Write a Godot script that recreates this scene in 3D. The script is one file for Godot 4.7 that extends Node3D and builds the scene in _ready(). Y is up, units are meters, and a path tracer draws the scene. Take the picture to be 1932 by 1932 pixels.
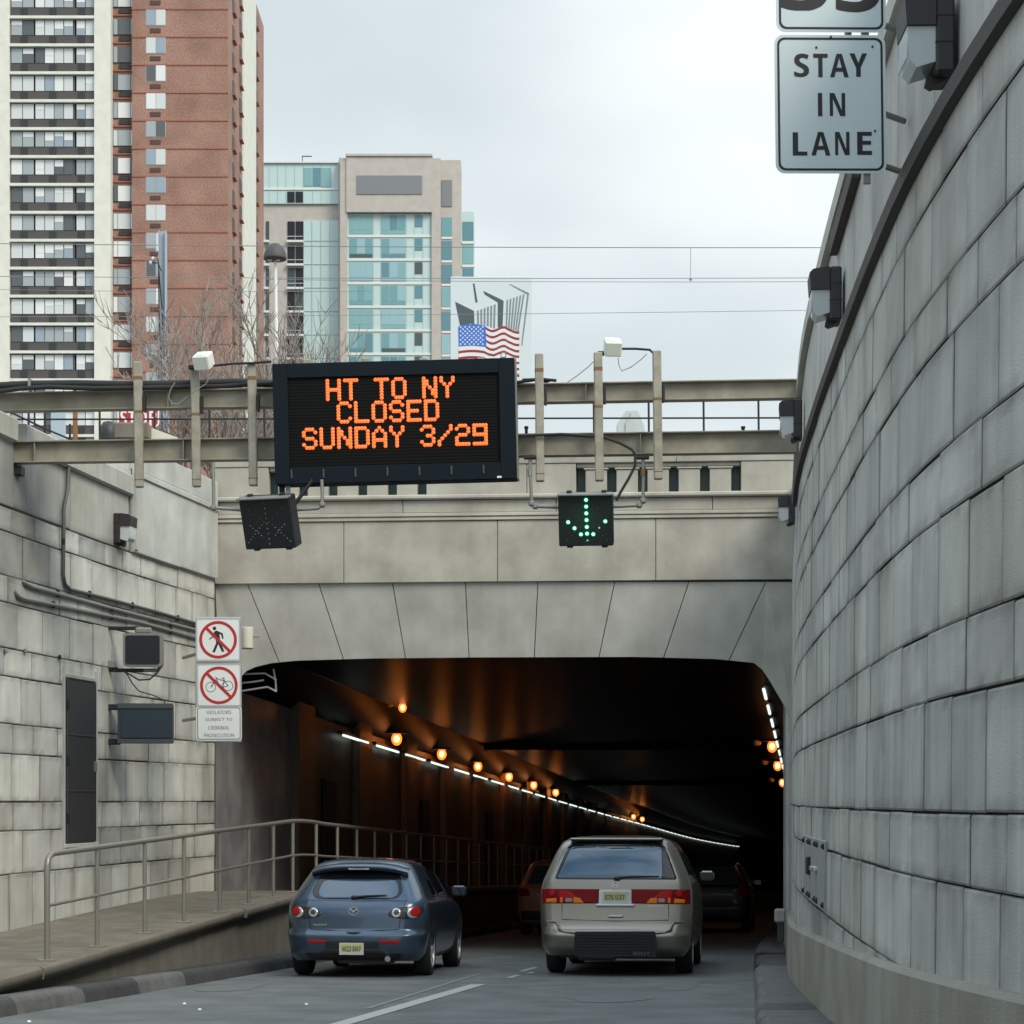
extends Node3D
# The scene: a sunken road going down into a tunnel. Heights h are metres above the eye, z metres ahead of it; P() turns them into the scene's axes.
const EYE := 1.2
const F := 4100.0
var M := {}
var taken := {}
var in_world := {}
var rng := RandomNumberGenerator.new()
var plan_r := [Vector2(-400, 6), Vector2(-30, 6), Vector2(-12, 4.2), Vector2(-4, 3.1), Vector2(2, 2.5), Vector2(6, 2.25), Vector2(9.2, 2.14), Vector2(11.5, 2.16), Vector2(13.75, 2.285), Vector2(16.1, 2.455), Vector2(18.95, 2.675), Vector2(22.1, 2.95), Vector2(24.6, 3.225), Vector2(27.5, 3.58), Vector2(30.5, 3.95), Vector2(34.2, 4.4)]
var plan_l := [Vector2(-400, -7.6), Vector2(-20, -7.6), Vector2(8, -7.5), Vector2(18, -6.75), Vector2(25, -5.89), Vector2(29.9, -5.24), Vector2(34.2, -4.54)]
var bend := [Vector2(20, -1.9), Vector2(33.8, 0), Vector2(42, 1.13), Vector2(60, 3.6), Vector2(78, 6.09), Vector2(95, 8.55), Vector2(112, 11.16), Vector2(152, 17.2), Vector2(180, 22.3), Vector2(210, 28.5)]
var kerb_l := [Vector2(-400, -6.2), Vector2(-10, -6.2), Vector2(8, -5.7), Vector2(18, -4.53), Vector2(23.4, -3.79), Vector2(28.2, -3.12), Vector2(33.8, -2.35)]
var kerb_r := [Vector2(-400, 4.9), Vector2(-30, 4.9), Vector2(-12, 3.3), Vector2(-4, 2.3), Vector2(2, 1.8), Vector2(9, 1.5), Vector2(14, 1.68), Vector2(18, 2.04), Vector2(22, 2.48), Vector2(29, 3.25), Vector2(33.8, 3.8)]
var rail := [Vector2(-400, -6.7), Vector2(-10, -6.7), Vector2(8, -6.2), Vector2(18, -5.05), Vector2(21.5, -4.6), Vector2(32, -3.25), Vector2(33.8, -3.0)]


func P(x: float, h: float, z: float) -> Vector3:
	return Vector3(x, h + EYE, -z)


func at(u: float, y: float, z: float) -> Vector3:
	return P((u - 966.0) * z / F, (1510.0 - y) * z / F, z)


func along(list: Array, z: float) -> Array:
	var r := []
	for p in list:
		r.append(at(p[0], p[1], p[2] if p.size() > 2 else z))
	return r


func tab(a: Array, z: float) -> float:
	if z <= a[0].x:
		return a[0].y
	var k := a.size() - 1
	if z >= a[k].x:
		return a[k].y + (z - a[k].x) * (a[k].y - a[k - 1].y) / (a[k].x - a[k - 1].x)
	var i := 0
	while a[i + 1].x < z:
		i += 1
	var m := [0.0, 0.0]
	for e in 2:
		var j := clampi(i + e, 1, k - 1)
		m[e] = (a[j + 1].y - a[j - 1].y) / (a[j + 1].x - a[j - 1].x)
	var d: float = a[i + 1].x - a[i].x
	var t: float = (z - a[i].x) / d
	var t2 := t * t
	var t3 := t2 * t
	return (2 * t3 - 3 * t2 + 1) * a[i].y + (t3 - 2 * t2 + t) * d * m[0] + (3 * t2 - 2 * t3) * a[i + 1].y + (t3 - t2) * d * m[1]


func road_h(z: float) -> float:
	return -1.2 - 0.036 * z if z > 0 else -1.2 - 0.036 * z / (1.0 - z / 10.0)


func bent(a: Array, x0: float, z: float) -> float:
	return tab(a, z) if z < 33.8 else x0 + tab(bend, z)


func KL(z: float) -> float: return bent(kerb_l, -2.35, z)
func KR(z: float) -> float: return bent(kerb_r, 3.8, z)
func RL(z: float) -> float: return bent(rail, -3.0, z)


func walk_h(z: float) -> float:
	if z < 32.0:
		return -1.366 + 0.0217 * (z - 32.0)
	return lerpf(-1.366, -0.2 - 0.036 * z, clampf((z - 32.0) / 2.0, 0, 1))


func wall_pt(side: int, z: float, h: float, d := 0.0) -> Vector3:
	var a: Array = plan_r if side > 0 else plan_l
	var s := (tab(a, z + 0.05) - tab(a, z - 0.05)) * 10.0
	var n := Vector3(-1, 0, -s).normalized() * side
	var batter := 0.009 * (h - 3.4) if side > 0 else 0.0   # the right wall leans back a little
	return P(tab(a, z) + batter, h, z) + n * d


# ---------- mesh building ----------
class MB:
	var v := PackedVector3Array()
	var n := PackedVector3Array()
	var t := PackedVector2Array()
	var c := PackedColorArray()
	var col := Color.WHITE
	var tinted := false
	var mapped := false
	var x := Transform3D.IDENTITY

	func vert(p: Vector3, nn: Vector3, uv := Vector2.ZERO, k := Color.WHITE) -> void:
		v.append(p)
		n.append(nn)
		t.append(uv)
		c.append(k)

	func tri(a: Vector3, b: Vector3, d: Vector3, ca := col, cb := col, cd := col) -> void:
		a = x * a
		b = x * b
		d = x * d
		var nn := (b - a).cross(d - a)
		if nn.length_squared() < 1e-18:
			return
		nn = nn.normalized()
		vert(a, nn, Vector2.ZERO, ca)
		vert(d, nn, Vector2.ZERO, cd)
		vert(b, nn, Vector2.ZERO, cb)

	func quad(a: Vector3, b: Vector3, d: Vector3, e: Vector3) -> void:
		tri(a, b, d)
		tri(a, d, e)

	func quadc(a: Vector3, b: Vector3, d: Vector3, e: Vector3, k: Array) -> void:
		tinted = true
		tri(a, b, d, k[0], k[1], k[2])
		tri(a, d, e, k[0], k[2], k[3])

	func quad_uv(a: Vector3, b: Vector3, d: Vector3, e: Vector3) -> void:
		mapped = true
		var first := v.size()
		quad(a, b, d, e)
		var uvs := [Vector2(0, 1), Vector2(1, 0), Vector2(1, 1), Vector2(0, 1), Vector2(0, 0), Vector2(1, 0)]
		for i in 6:
			t[first + i] = uvs[i]

	func grid(p: Array, closed := false, uvs := false) -> void:   # rows go up, columns go right as seen from the front
		var R := p.size()
		var C: int = p[0].size()
		var nn := []
		for i in R:
			var row := PackedVector3Array()
			for j in C:
				var jl := (j - 1 if j > 0 else (C - 2 if closed else 0))
				var jr := (j + 1 if j < C - 1 else (1 if closed else C - 1))
				var dj: Vector3 = p[i][jr] - p[i][jl]
				var di: Vector3 = p[mini(i + 1, R - 1)][j] - p[maxi(i - 1, 0)][j]
				if dj.length_squared() < 1e-14:
					dj = p[maxi(i - 1, 0)][jr] - p[maxi(i - 1, 0)][jl]
				row.append((x.basis * dj.cross(di)).normalized())
			nn.append(row)
		mapped = mapped or uvs
		for i in R - 1:
			for j in C - 1:
				for k in [[i, j], [i + 1, j + 1], [i, j + 1], [i, j], [i + 1, j], [i + 1, j + 1]]:
					vert(x * p[k[0]][k[1]], nn[k[0]][k[1]], Vector2(float(k[1]) / (C - 1), 1.0 - float(k[0]) / (R - 1)), col)

	func box(m: Vector3, s: Vector3, b := Basis.IDENTITY, bev := 0.0) -> void:
		var h := s / 2.0
		bev = minf(bev, minf(h.x, minf(h.y, h.z)) * 0.9)
		if bev <= 0.0:
			for ax in 3:
				for sg in [-1.0, 1.0]:
					var o := Vector3.ZERO
					o[ax] = h[ax] * sg
					var e := Vector3.ZERO
					var f := Vector3.ZERO
					e[(ax + 1) % 3] = h[(ax + 1) % 3]
					f[(ax + 2) % 3] = h[(ax + 2) % 3] * sg
					quad(m + b * (o - e - f), m + b * (o + e - f), m + b * (o + e + f), m + b * (o - e + f))
			return
		var i := h - Vector3.ONE * bev
		for ax in 3:
			var a1 := (ax + 1) % 3
			var a2 := (ax + 2) % 3
			for sg in [-1.0, 1.0]:
				var o := Vector3.ZERO
				o[ax] = h[ax] * sg
				var e := Vector3.ZERO
				var f := Vector3.ZERO
				e[a1] = i[a1]
				f[a2] = i[a2] * sg
				quad(m + b * (o - e - f), m + b * (o + e - f), m + b * (o + e + f), m + b * (o - e + f))
				for s1 in [-1.0, 1.0]:   # the chamfer between this face and the one across a1
					var p0 := Vector3.ZERO
					var p1 := Vector3.ZERO
					p0[ax] = h[ax] * sg
					p0[a1] = i[a1] * s1
					p1[ax] = i[ax] * sg
					p1[a1] = h[a1] * s1
					var g := Vector3.ZERO
					g[a2] = i[a2] * sg * s1
					quad(m + b * (p0 - g), m + b * (p1 - g), m + b * (p1 + g), m + b * (p0 + g))
		for sx in [-1.0, 1.0]:
			for sy in [-1.0, 1.0]:
				for sz in [-1.0, 1.0]:
					var q := Vector3(sx, sy, sz)
					var pa := m + b * (Vector3(h.x, i.y, i.z) * q)
					var pb := m + b * (Vector3(i.x, h.y, i.z) * q)
					var pc := m + b * (Vector3(i.x, i.y, h.z) * q)
					if sx * sy * sz > 0:
						tri(pa, pb, pc)
					else:
						tri(pa, pc, pb)

	func tube(p: Array, r, sides := 8, caps := true) -> void:
		var rows := []
		var up := Vector3.UP
		var k := p.size()
		for i in k:
			var d: Vector3 = (p[mini(i + 1, k - 1)] - p[maxi(i - 1, 0)]).normalized()
			if absf(d.dot(up)) > 0.95:
				up = Vector3.RIGHT if absf(d.x) < 0.9 else Vector3.BACK
			var s := d.cross(up).normalized()
			up = s.cross(d).normalized()
			var rad: float = r[i] if r is Array else r
			var row := PackedVector3Array()
			for j in sides + 1:
				var a := TAU * j / sides
				row.append(p[i] + (s * cos(a) - up * sin(a)) * rad)
			rows.append(row)
		grid(rows, true)
		if caps:
			for e in [0, k - 1]:
				for j in sides:
					if e == 0:
						tri(p[0], rows[0][j + 1], rows[0][j])
					else:
						tri(p[e], rows[e][j], rows[e][j + 1])

	func lathe(prof: Array, seg: int, b := Transform3D.IDENTITY) -> void:   # prof: (radius, height) from below upwards
		var rows := []
		for q in prof:
			var row := PackedVector3Array()
			for j in seg + 1:
				var a := TAU * j / seg
				row.append(b * Vector3(q.x * cos(a), q.y, -q.x * sin(a)))
			rows.append(row)
		grid(rows, true)

	func prism(poly: PackedVector2Array, z0: float, z1: float) -> void:
		if Geometry2D.is_polygon_clockwise(poly):
			poly.reverse()
		var ix := Geometry2D.triangulate_polygon(poly)
		for i in range(0, ix.size(), 3):
			var a := poly[ix[i]]
			var b := poly[ix[i + 1]]
			var d := poly[ix[i + 2]]
			if (b - a).cross(d - a) < 0:
				var w := b
				b = d
				d = w
			tri(Vector3(a.x, a.y, z1), Vector3(b.x, b.y, z1), Vector3(d.x, d.y, z1))
			tri(Vector3(a.x, a.y, z0), Vector3(d.x, d.y, z0), Vector3(b.x, b.y, z0))
		for i in poly.size():
			var a := poly[i]
			var b := poly[(i + 1) % poly.size()]
			quad(Vector3(a.x, a.y, z0), Vector3(b.x, b.y, z0), Vector3(b.x, b.y, z1), Vector3(a.x, a.y, z1))

	func mesh() -> ArrayMesh:
		var a := []
		a.resize(Mesh.ARRAY_MAX)
		a[Mesh.ARRAY_VERTEX] = v
		a[Mesh.ARRAY_NORMAL] = n
		if mapped:
			a[Mesh.ARRAY_TEX_UV] = t
		if tinted:
			a[Mesh.ARRAY_COLOR] = c
		var m := ArrayMesh.new()
		m.add_surface_from_arrays(Mesh.PRIMITIVE_TRIANGLES, a)
		return m


func numbered(called: String) -> String:
	var k: int = taken.get(called, 0)
	taken[called] = k + 1
	return called if k == 0 else "%s_%03d" % [called, k]


func thing(called: String, label: String, category: String, pos: Vector3, group := "", world := true) -> Node3D:
	var o := Node3D.new()
	o.name = numbered(called)
	add_child(o)
	o.position = pos
	o.set_meta("label", label)
	o.set_meta("category", category)
	if group:
		o.set_meta("group", group)
	if world:
		in_world[o] = pos
	return o


func put(called: String, what, mat: Material, parent: Node3D = null, label := "") -> MeshInstance3D:
	var o := MeshInstance3D.new()
	o.mesh = what.mesh() if what is MB else what
	o.material_override = mat
	o.name = numbered(called) if parent == null else called
	(parent if parent else self).add_child(o, true)
	if parent and in_world.has(parent):
		o.position = -in_world[parent]
	if label:
		o.set_meta("label", label)
	return o


func tag(o: Node3D, label: String, category: String, group := "") -> Node3D:
	o.set_meta("label", label)
	o.set_meta("category", category)
	if group:
		o.set_meta("group", group)
	return o


func struct(called: String, what, mat: Material) -> MeshInstance3D:
	var o := put(called, what, mat)
	o.set_meta("kind", "structure")
	return o


func box(s: Vector3, m := Vector3.ZERO, bev := 0.0, b := Basis.IDENTITY) -> MB:
	var k := MB.new()
	k.box(m, s, b, bev)
	return k


func tube(p: Array, r, sides := 8) -> MB:
	var k := MB.new()
	k.tube(p, r, sides)
	return k


func rrect(w: float, h: float, r: float, seg := 5, c := Vector2.ZERO) -> PackedVector2Array:
	var p := PackedVector2Array()
	for q in 4:
		var m := Vector2((w / 2 - r) * (1 if q == 0 or q == 3 else -1), (h / 2 - r) * (1 if q < 2 else -1))
		for i in seg + 1:
			p.append(c + m + Vector2.from_angle(PI / 2 * (q + float(i) / seg)) * r)
	return p


func disc(r: float, seg := 20, c := Vector2.ZERO) -> PackedVector2Array:
	var p := PackedVector2Array()
	for i in seg:
		p.append(c + Vector2.from_angle(TAU * i / seg) * r)
	return p


func ring(mb: MB, outer: PackedVector2Array, inner: PackedVector2Array, z0: float, z1: float) -> void:
	var k := outer.size()
	for i in k:
		var j := (i + 1) % k
		var a := [outer[i], outer[j], inner[j], inner[i]]
		var f := []
		var b := []
		for q in a:
			f.append(Vector3(q.x, q.y, z1))
			b.append(Vector3(q.x, q.y, z0))
		mb.quad(f[0], f[1], f[2], f[3])
		mb.quad(b[0], b[1], f[1], f[0])
		mb.quad(b[2], b[3], f[3], f[2])
		mb.quad(b[3], b[2], b[1], b[0])


func lettering(words: String, w: float, h: float, mat: Material, parent: Node3D, where: Vector3, bold := true, depth := 0.002, called := "lettering") -> MeshInstance3D:
	var tm := TextMesh.new()
	var f := SystemFont.new()
	f.font_names = PackedStringArray(["Droid Sans"])
	f.font_weight = 700 if bold else 400
	tm.font = f
	tm.text = words
	tm.font_size = 64
	tm.pixel_size = 0.01
	tm.depth = 0.02
	tm.curve_step = 1.5
	var bx := tm.get_aabb()
	var o := put(called, tm, mat, parent)
	var sc := Vector3(w / bx.size.x, h / bx.size.y, depth / 0.02)
	o.scale = sc
	var m := bx.position + bx.size / 2
	o.position = where - Vector3(m.x * sc.x, m.y * sc.y, 0)
	return o


# ---------- materials ----------
func lin(r: float, g: float, b: float) -> Color:
	return Color(r, g, b).linear_to_srgb()


func mat(key: String, r: float, g: float, b: float, rough := 0.7, metal := 0.0) -> StandardMaterial3D:
	if M.has(key):
		return M[key]
	var m := StandardMaterial3D.new()
	m.resource_name = key
	m.albedo_color = lin(r, g, b)
	m.roughness = rough
	m.metallic = metal
	M[key] = m
	return m


func noise(sd: int, freq: float, oct: int, w: int, h: int, type := FastNoiseLite.TYPE_SIMPLEX_SMOOTH) -> Image:
	var f := FastNoiseLite.new()
	f.seed = sd
	f.noise_type = type
	f.frequency = freq
	f.fractal_octaves = oct
	var im := f.get_seamless_image(w, h)
	im.convert(Image.FORMAT_L8)
	return im


func levels(im: Image, lo: float, hi: float, bias := 1.0, tint_lo := Color.WHITE, tint_hi := Color.WHITE) -> ImageTexture:
	var a := im.get_data()
	var lut := []
	for i in 256:
		var k := pow(i / 255.0, bias)
		var l := lerpf(lo, hi, k)
		var t := tint_lo.lerp(tint_hi, k)
		lut.append(Color(l * t.r, l * t.g, l * t.b).linear_to_srgb())
	var b := PackedByteArray()
	b.resize(a.size() * 3)
	for i in a.size():
		var q: Color = lut[a[i]]
		b[i * 3] = int(clampf(q.r, 0, 1) * 255)
		b[i * 3 + 1] = int(clampf(q.g, 0, 1) * 255)
		b[i * 3 + 2] = int(clampf(q.b, 0, 1) * 255)
	return ImageTexture.create_from_image(Image.create_from_data(im.get_width(), im.get_height(), false, Image.FORMAT_RGB8, b))


func blend(a: Image, b: Image, k: float) -> Image:
	var x := a.get_data()
	var y := b.get_data()
	for i in x.size():
		x[i] = int(x[i] * (1 - k) + y[i] * k)
	return Image.create_from_data(a.get_width(), a.get_height(), false, Image.FORMAT_L8, x)


func normals(im: Image, k: float) -> ImageTexture:
	var c: Image = im.duplicate()
	c.convert(Image.FORMAT_RGBA8)
	c.bump_map_to_normal_map(k)
	return ImageTexture.create_from_image(c)


func textured(m: StandardMaterial3D, t: Texture2D, s: float, detail: Texture2D = null, ds := 1.0, nrm: Texture2D = null, ns := 0.5) -> StandardMaterial3D:
	m.albedo_texture = t
	m.uv1_triplanar = true
	m.uv1_world_triplanar = true
	m.uv1_scale = Vector3.ONE * s
	if detail:
		m.detail_enabled = true
		m.detail_albedo = detail
		m.detail_blend_mode = BaseMaterial3D.BLEND_MODE_MUL
		m.detail_uv_layer = BaseMaterial3D.DETAIL_UV_2
		m.uv2_triplanar = true
		m.uv2_world_triplanar = true
		m.uv2_scale = Vector3.ONE * ds
	if nrm:
		m.normal_enabled = true
		m.normal_texture = nrm
		m.normal_scale = ns
	return m


func glow(key: String, r: float, g: float, b: float, e: float) -> StandardMaterial3D:
	if M.has(key):
		return M[key]
	var m := mat(key, r * 0.5, g * 0.5, b * 0.5, 0.4)
	m.emission_enabled = true
	m.emission = lin(r, g, b)
	m.emission_energy_multiplier = e
	return m


func materials() -> void:
	var fine := noise(3, 0.12, 4, 512, 512)
	var blot := noise(5, 0.012, 5, 512, 512)
	var thin := noise(7, 0.05, 4, 1024, 40)
	var wide := noise(9, 0.018, 3, 1024, 24)
	thin.resize(1024, 1024, Image.INTERPOLATE_CUBIC)
	wide.resize(1024, 1024, Image.INTERPOLATE_CUBIC)
	var grain := noise(11, 0.25, 3, 1024, 1024)
	var strk := blend(blend(thin, wide, 0.6), grain, 0.45)
	var t_strk := levels(strk, 0.72, 1.12, 1.0, Color(0.96, 0.97, 1.0), Color(1, 1, 0.99))
	var t_blot := levels(blot, 0.64, 1.02, 1.0, Color(1.0, 0.98, 0.94), Color(0.98, 1, 1.0))
	var t_soft := levels(blend(blot, fine, 0.35), 0.8, 1.0)
	var t_fine := levels(fine, 0.7, 1.0)
	var soft_big: Image = blend(blot, fine, 0.25)
	soft_big.resize(1024, 1024, Image.INTERPOLATE_CUBIC)
	var t_face := levels(blend(soft_big, strk, 0.5), 0.7, 1.06)
	var n_grain := normals(grain, 2.0)
	var n_fine := normals(fine, 3.0)
	for q in [["stone_grey", 0.58, 0.58, 0.55], ["stone_pale", 0.63, 0.63, 0.595], ["stone_dim", 0.53, 0.535, 0.515], ["stone_warm", 0.58, 0.57, 0.52], ["stone_light", 0.76, 0.755, 0.7], ["plinth", 0.36, 0.345, 0.29]]:
		var m := textured(mat(q[0], q[1], q[2], q[3], 0.85), t_strk, 0.25, t_blot, 0.14, n_grain, 0.35)
		m.vertex_color_use_as_albedo = true
	for q in [["clean_stone", 0.66, 0.68, 0.64], ["portal_stone", 0.53, 0.51, 0.45], ["portal_pale", 0.6, 0.58, 0.51], ["arch_stone", 0.66, 0.66, 0.62]]:
		textured(mat(q[0], q[1], q[2], q[3], 0.85), t_face, 0.22, t_blot, 0.17, n_grain, 0.25)
	textured(mat("slab", 0.225, 0.2, 0.16, 0.9), t_soft, 0.7, t_blot, 0.3, n_fine, 0.5)
	textured(mat("slab_wall", 0.19, 0.178, 0.15, 0.9), t_strk, 0.4, t_blot, 0.3, n_grain, 0.5)
	textured(mat("kerb", 0.105, 0.107, 0.108, 0.85), t_fine, 0.9, t_blot, 0.6, n_fine, 0.8)
	textured(mat("asphalt", 0.2, 0.212, 0.208, 0.8), t_fine, 1.3, levels(blend(blot, fine, 0.25), 0.5, 1.12), 0.16, n_fine, 0.6)
	textured(mat("earth", 0.2, 0.19, 0.17, 0.95), t_fine, 0.5, t_blot, 0.05)
	textured(mat("paint_white", 0.6, 0.62, 0.6, 0.6), levels(blend(fine, grain.get_region(Rect2i(0, 0, 512, 512)), 0.4), 0.35, 1.1), 0.8)
	for q in [["kerb_worn", 0.19, 0.19, 0.188], ["kerb_dark", 0.075, 0.076, 0.078]]:
		textured(mat(q[0], q[1], q[2], q[3], 0.85), levels(fine, 0.45, 1.15), 0.7, t_blot, 0.6, n_fine, 0.9)
	mat("mortar", 0.05, 0.05, 0.05, 0.95)
	textured(mat("tunnel_tile", 0.17, 0.12, 0.08, 0.45), t_strk, 0.3, t_blot, 0.2, n_grain, 0.2)
	textured(mat("tunnel_panel", 0.3, 0.315, 0.33, 0.28), levels(blend(strk.get_region(Rect2i(0, 0, 512, 512)), blot, 0.6), 0.25, 1.1), 0.25)
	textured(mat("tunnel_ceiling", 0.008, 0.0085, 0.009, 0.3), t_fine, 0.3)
	textured(mat("beam_paint", 0.36, 0.335, 0.265, 0.6), t_soft, 1.1, t_blot, 0.4)
	textured(mat("post_paint", 0.42, 0.395, 0.32, 0.6), t_fine, 1.6, t_blot, 0.8)
	textured(mat("rust", 0.22, 0.13, 0.06, 0.8), t_fine, 4.0)
	textured(mat("pipe_grey", 0.3, 0.3, 0.28, 0.45, 0.4), t_fine, 2.0)
	textured(mat("rail_paint", 0.30, 0.285, 0.245, 0.4, 0.35), t_fine, 3.0)
	textured(mat("door_dark", 0.055, 0.055, 0.058, 0.55, 0.2), t_strk, 0.8, t_fine, 2.0)
	textured(mat("brick", 0.47, 0.29, 0.235, 0.9), levels(blend(fine, grain.get_region(Rect2i(0, 0, 512, 512)), 0.3), 0.52, 1.18, 1.0, Color(1, 0.85, 0.8), Color(1, 1.05, 1.05)), 0.07, t_blot, 0.03)
	mat("brick_line", 0.36, 0.14, 0.1, 0.9)
	textured(mat("tower_white", 0.8, 0.81, 0.73, 0.8), t_soft, 0.1)
	textured(mat("beige", 0.56, 0.525, 0.485, 0.85), t_soft, 0.1)
	textured(mat("bark", 0.2, 0.17, 0.15, 0.9), t_fine, 2.0)
	textured(mat("black_rubber", 0.02, 0.021, 0.022, 0.75), t_fine, 2.0)
	mat("black_metal", 0.016, 0.019, 0.022, 0.55, 0.2)
	mat("sign_black", 0.008, 0.012, 0.016, 0.6)
	mat("lamp_brown", 0.035, 0.033, 0.035, 0.5, 0.2)
	mat("white_sheet", 0.76, 0.8, 0.8, 0.45)
	M.sign_black.metallic_specular = 0.2
	mat("sign_grey", 0.56, 0.65, 0.68, 0.5)
	mat("alloy", 0.6, 0.62, 0.63, 0.35, 0.8)
	mat("sign_red", 0.45, 0.02, 0.02, 0.5)
	mat("ink", 0.012, 0.013, 0.016, 0.6)
	mat("chrome", 0.75, 0.76, 0.78, 0.12, 1.0)
	mat("cream", 0.62, 0.61, 0.5, 0.6)
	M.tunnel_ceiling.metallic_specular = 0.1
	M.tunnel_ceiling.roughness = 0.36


# ---------- the place ----------
func _ready() -> void:
	rng.seed = 20150329
	var cam := Camera3D.new()
	cam.name = "camera"
	cam.position = Vector3(0, EYE, 0)
	cam.keep_aspect = Camera3D.KEEP_HEIGHT
	cam.set_frustum(0.1 * 1932.0 / F, Vector2(0, 0.1 * 544.0 / F), 0.1, 6000.0)
	add_child(cam)
	cam.current = true
	var env := Environment.new()
	env.tonemap_mode = Environment.TONE_MAPPER_LINEAR
	env.tonemap_exposure = 1.0
	env.background_mode = Environment.BG_SKY
	env.sdfgi_enabled = true
	env.ssao_enabled = true
	env.ssil_enabled = true
	var sky := Sky.new()
	sky.sky_material = overcast()
	env.sky = sky
	var we := WorldEnvironment.new()
	we.name = "environment"
	we.environment = env
	add_child(we)
	var sun := DirectionalLight3D.new()
	sun.name = "sun"
	sun.light_color = Color(1.0, 0.95, 0.87)
	sun.light_energy = 0.76
	sun.light_angular_distance = 25.0
	sun.shadow_enabled = true
	sun.rotation_degrees = Vector3(-42, 42, 0)
	add_child(sun)
	materials()
	ground()
	right_wall()
	left_wall()
	portal()
	tunnel()
	kerbs()
	gantry()
	message_sign()
	lane_signal(false)
	lane_signal(true)
	detectors()
	road_signs()
	wall_lamps()
	left_fittings()
	railing()
	tunnel_lights()
	cars()
	street_level()
	brick_tower()
	glass_block()


func overcast() -> PanoramaSkyMaterial:
	var W := 1024
	var H := 512
	var a := FastNoiseLite.new()
	a.seed = 21
	a.noise_type = FastNoiseLite.TYPE_SIMPLEX_SMOOTH
	a.frequency = 1.0
	a.fractal_octaves = 5
	a.fractal_gain = 0.5
	var data := PackedFloat32Array()
	data.resize(W * H * 3)
	var k := 0
	for j in H:
		var el := PI / 2 - PI * (j + 0.5) / H
		var up := sin(el)
		var c := cos(el)
		for i in W:
			var az := TAU * (i + 0.5) / W
			var d := Vector3(cos(az) * c, up, sin(az) * c)
			# clouds lie on a layer: the pattern is stretched sideways towards the horizon
			var s := 1.0 / (absf(up) + 0.22)
			var q := a.get_noise_3d(d.x * s * 1.1 + 3.0, up * 3.0, d.z * s * 1.1)
			var v := clampf(0.5 + q * 0.9, 0, 1)
			v = v * v * (3 - 2 * v)
			var l := lerpf(0.74, 1.0, v) + 0.1 * exp(-maxf(up, 0) * 5.0)
			var over := smoothstep(0.32, 0.6, up)   # the deck breaks up overhead, as the car windows show
			l = lerpf(l, lerpf(0.42, 1.5, v), over) * (1.0 + 0.25 * over)
			if up < 0:
				l = lerpf(l, 0.3, clampf(-up * 8.0, 0, 1))
			data[k] = l * lerpf(lerpf(0.885, 0.62, over), 0.965, v)
			data[k + 1] = l * lerpf(0.995, 1.015, v)
			data[k + 2] = l * lerpf(lerpf(1.045, 1.35, over), 1.03, v)
			k += 3
	var im := Image.create_from_data(W, H, false, Image.FORMAT_RGBF, data.to_byte_array())
	var m := PanoramaSkyMaterial.new()
	m.panorama = ImageTexture.create_from_image(im)
	return m


func steps(z0: float, z1: float, k: float) -> Array:
	var r := []
	var q := int(ceil((z1 - z0) / k))
	for i in q + 1:
		r.append(z0 + (z1 - z0) * i / q)
	return r


func strip(left: Callable, right: Callable, zs: Array, across := 1) -> MB:   # a sheet along the road; left and right give points at z
	var mb := MB.new()
	var rows := []
	for z in zs:
		var row := PackedVector3Array()
		for j in across + 1:
			row.append(left.call(z).lerp(right.call(z), float(j) / across))
		rows.append(row)
	mb.grid(rows)
	return mb


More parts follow.
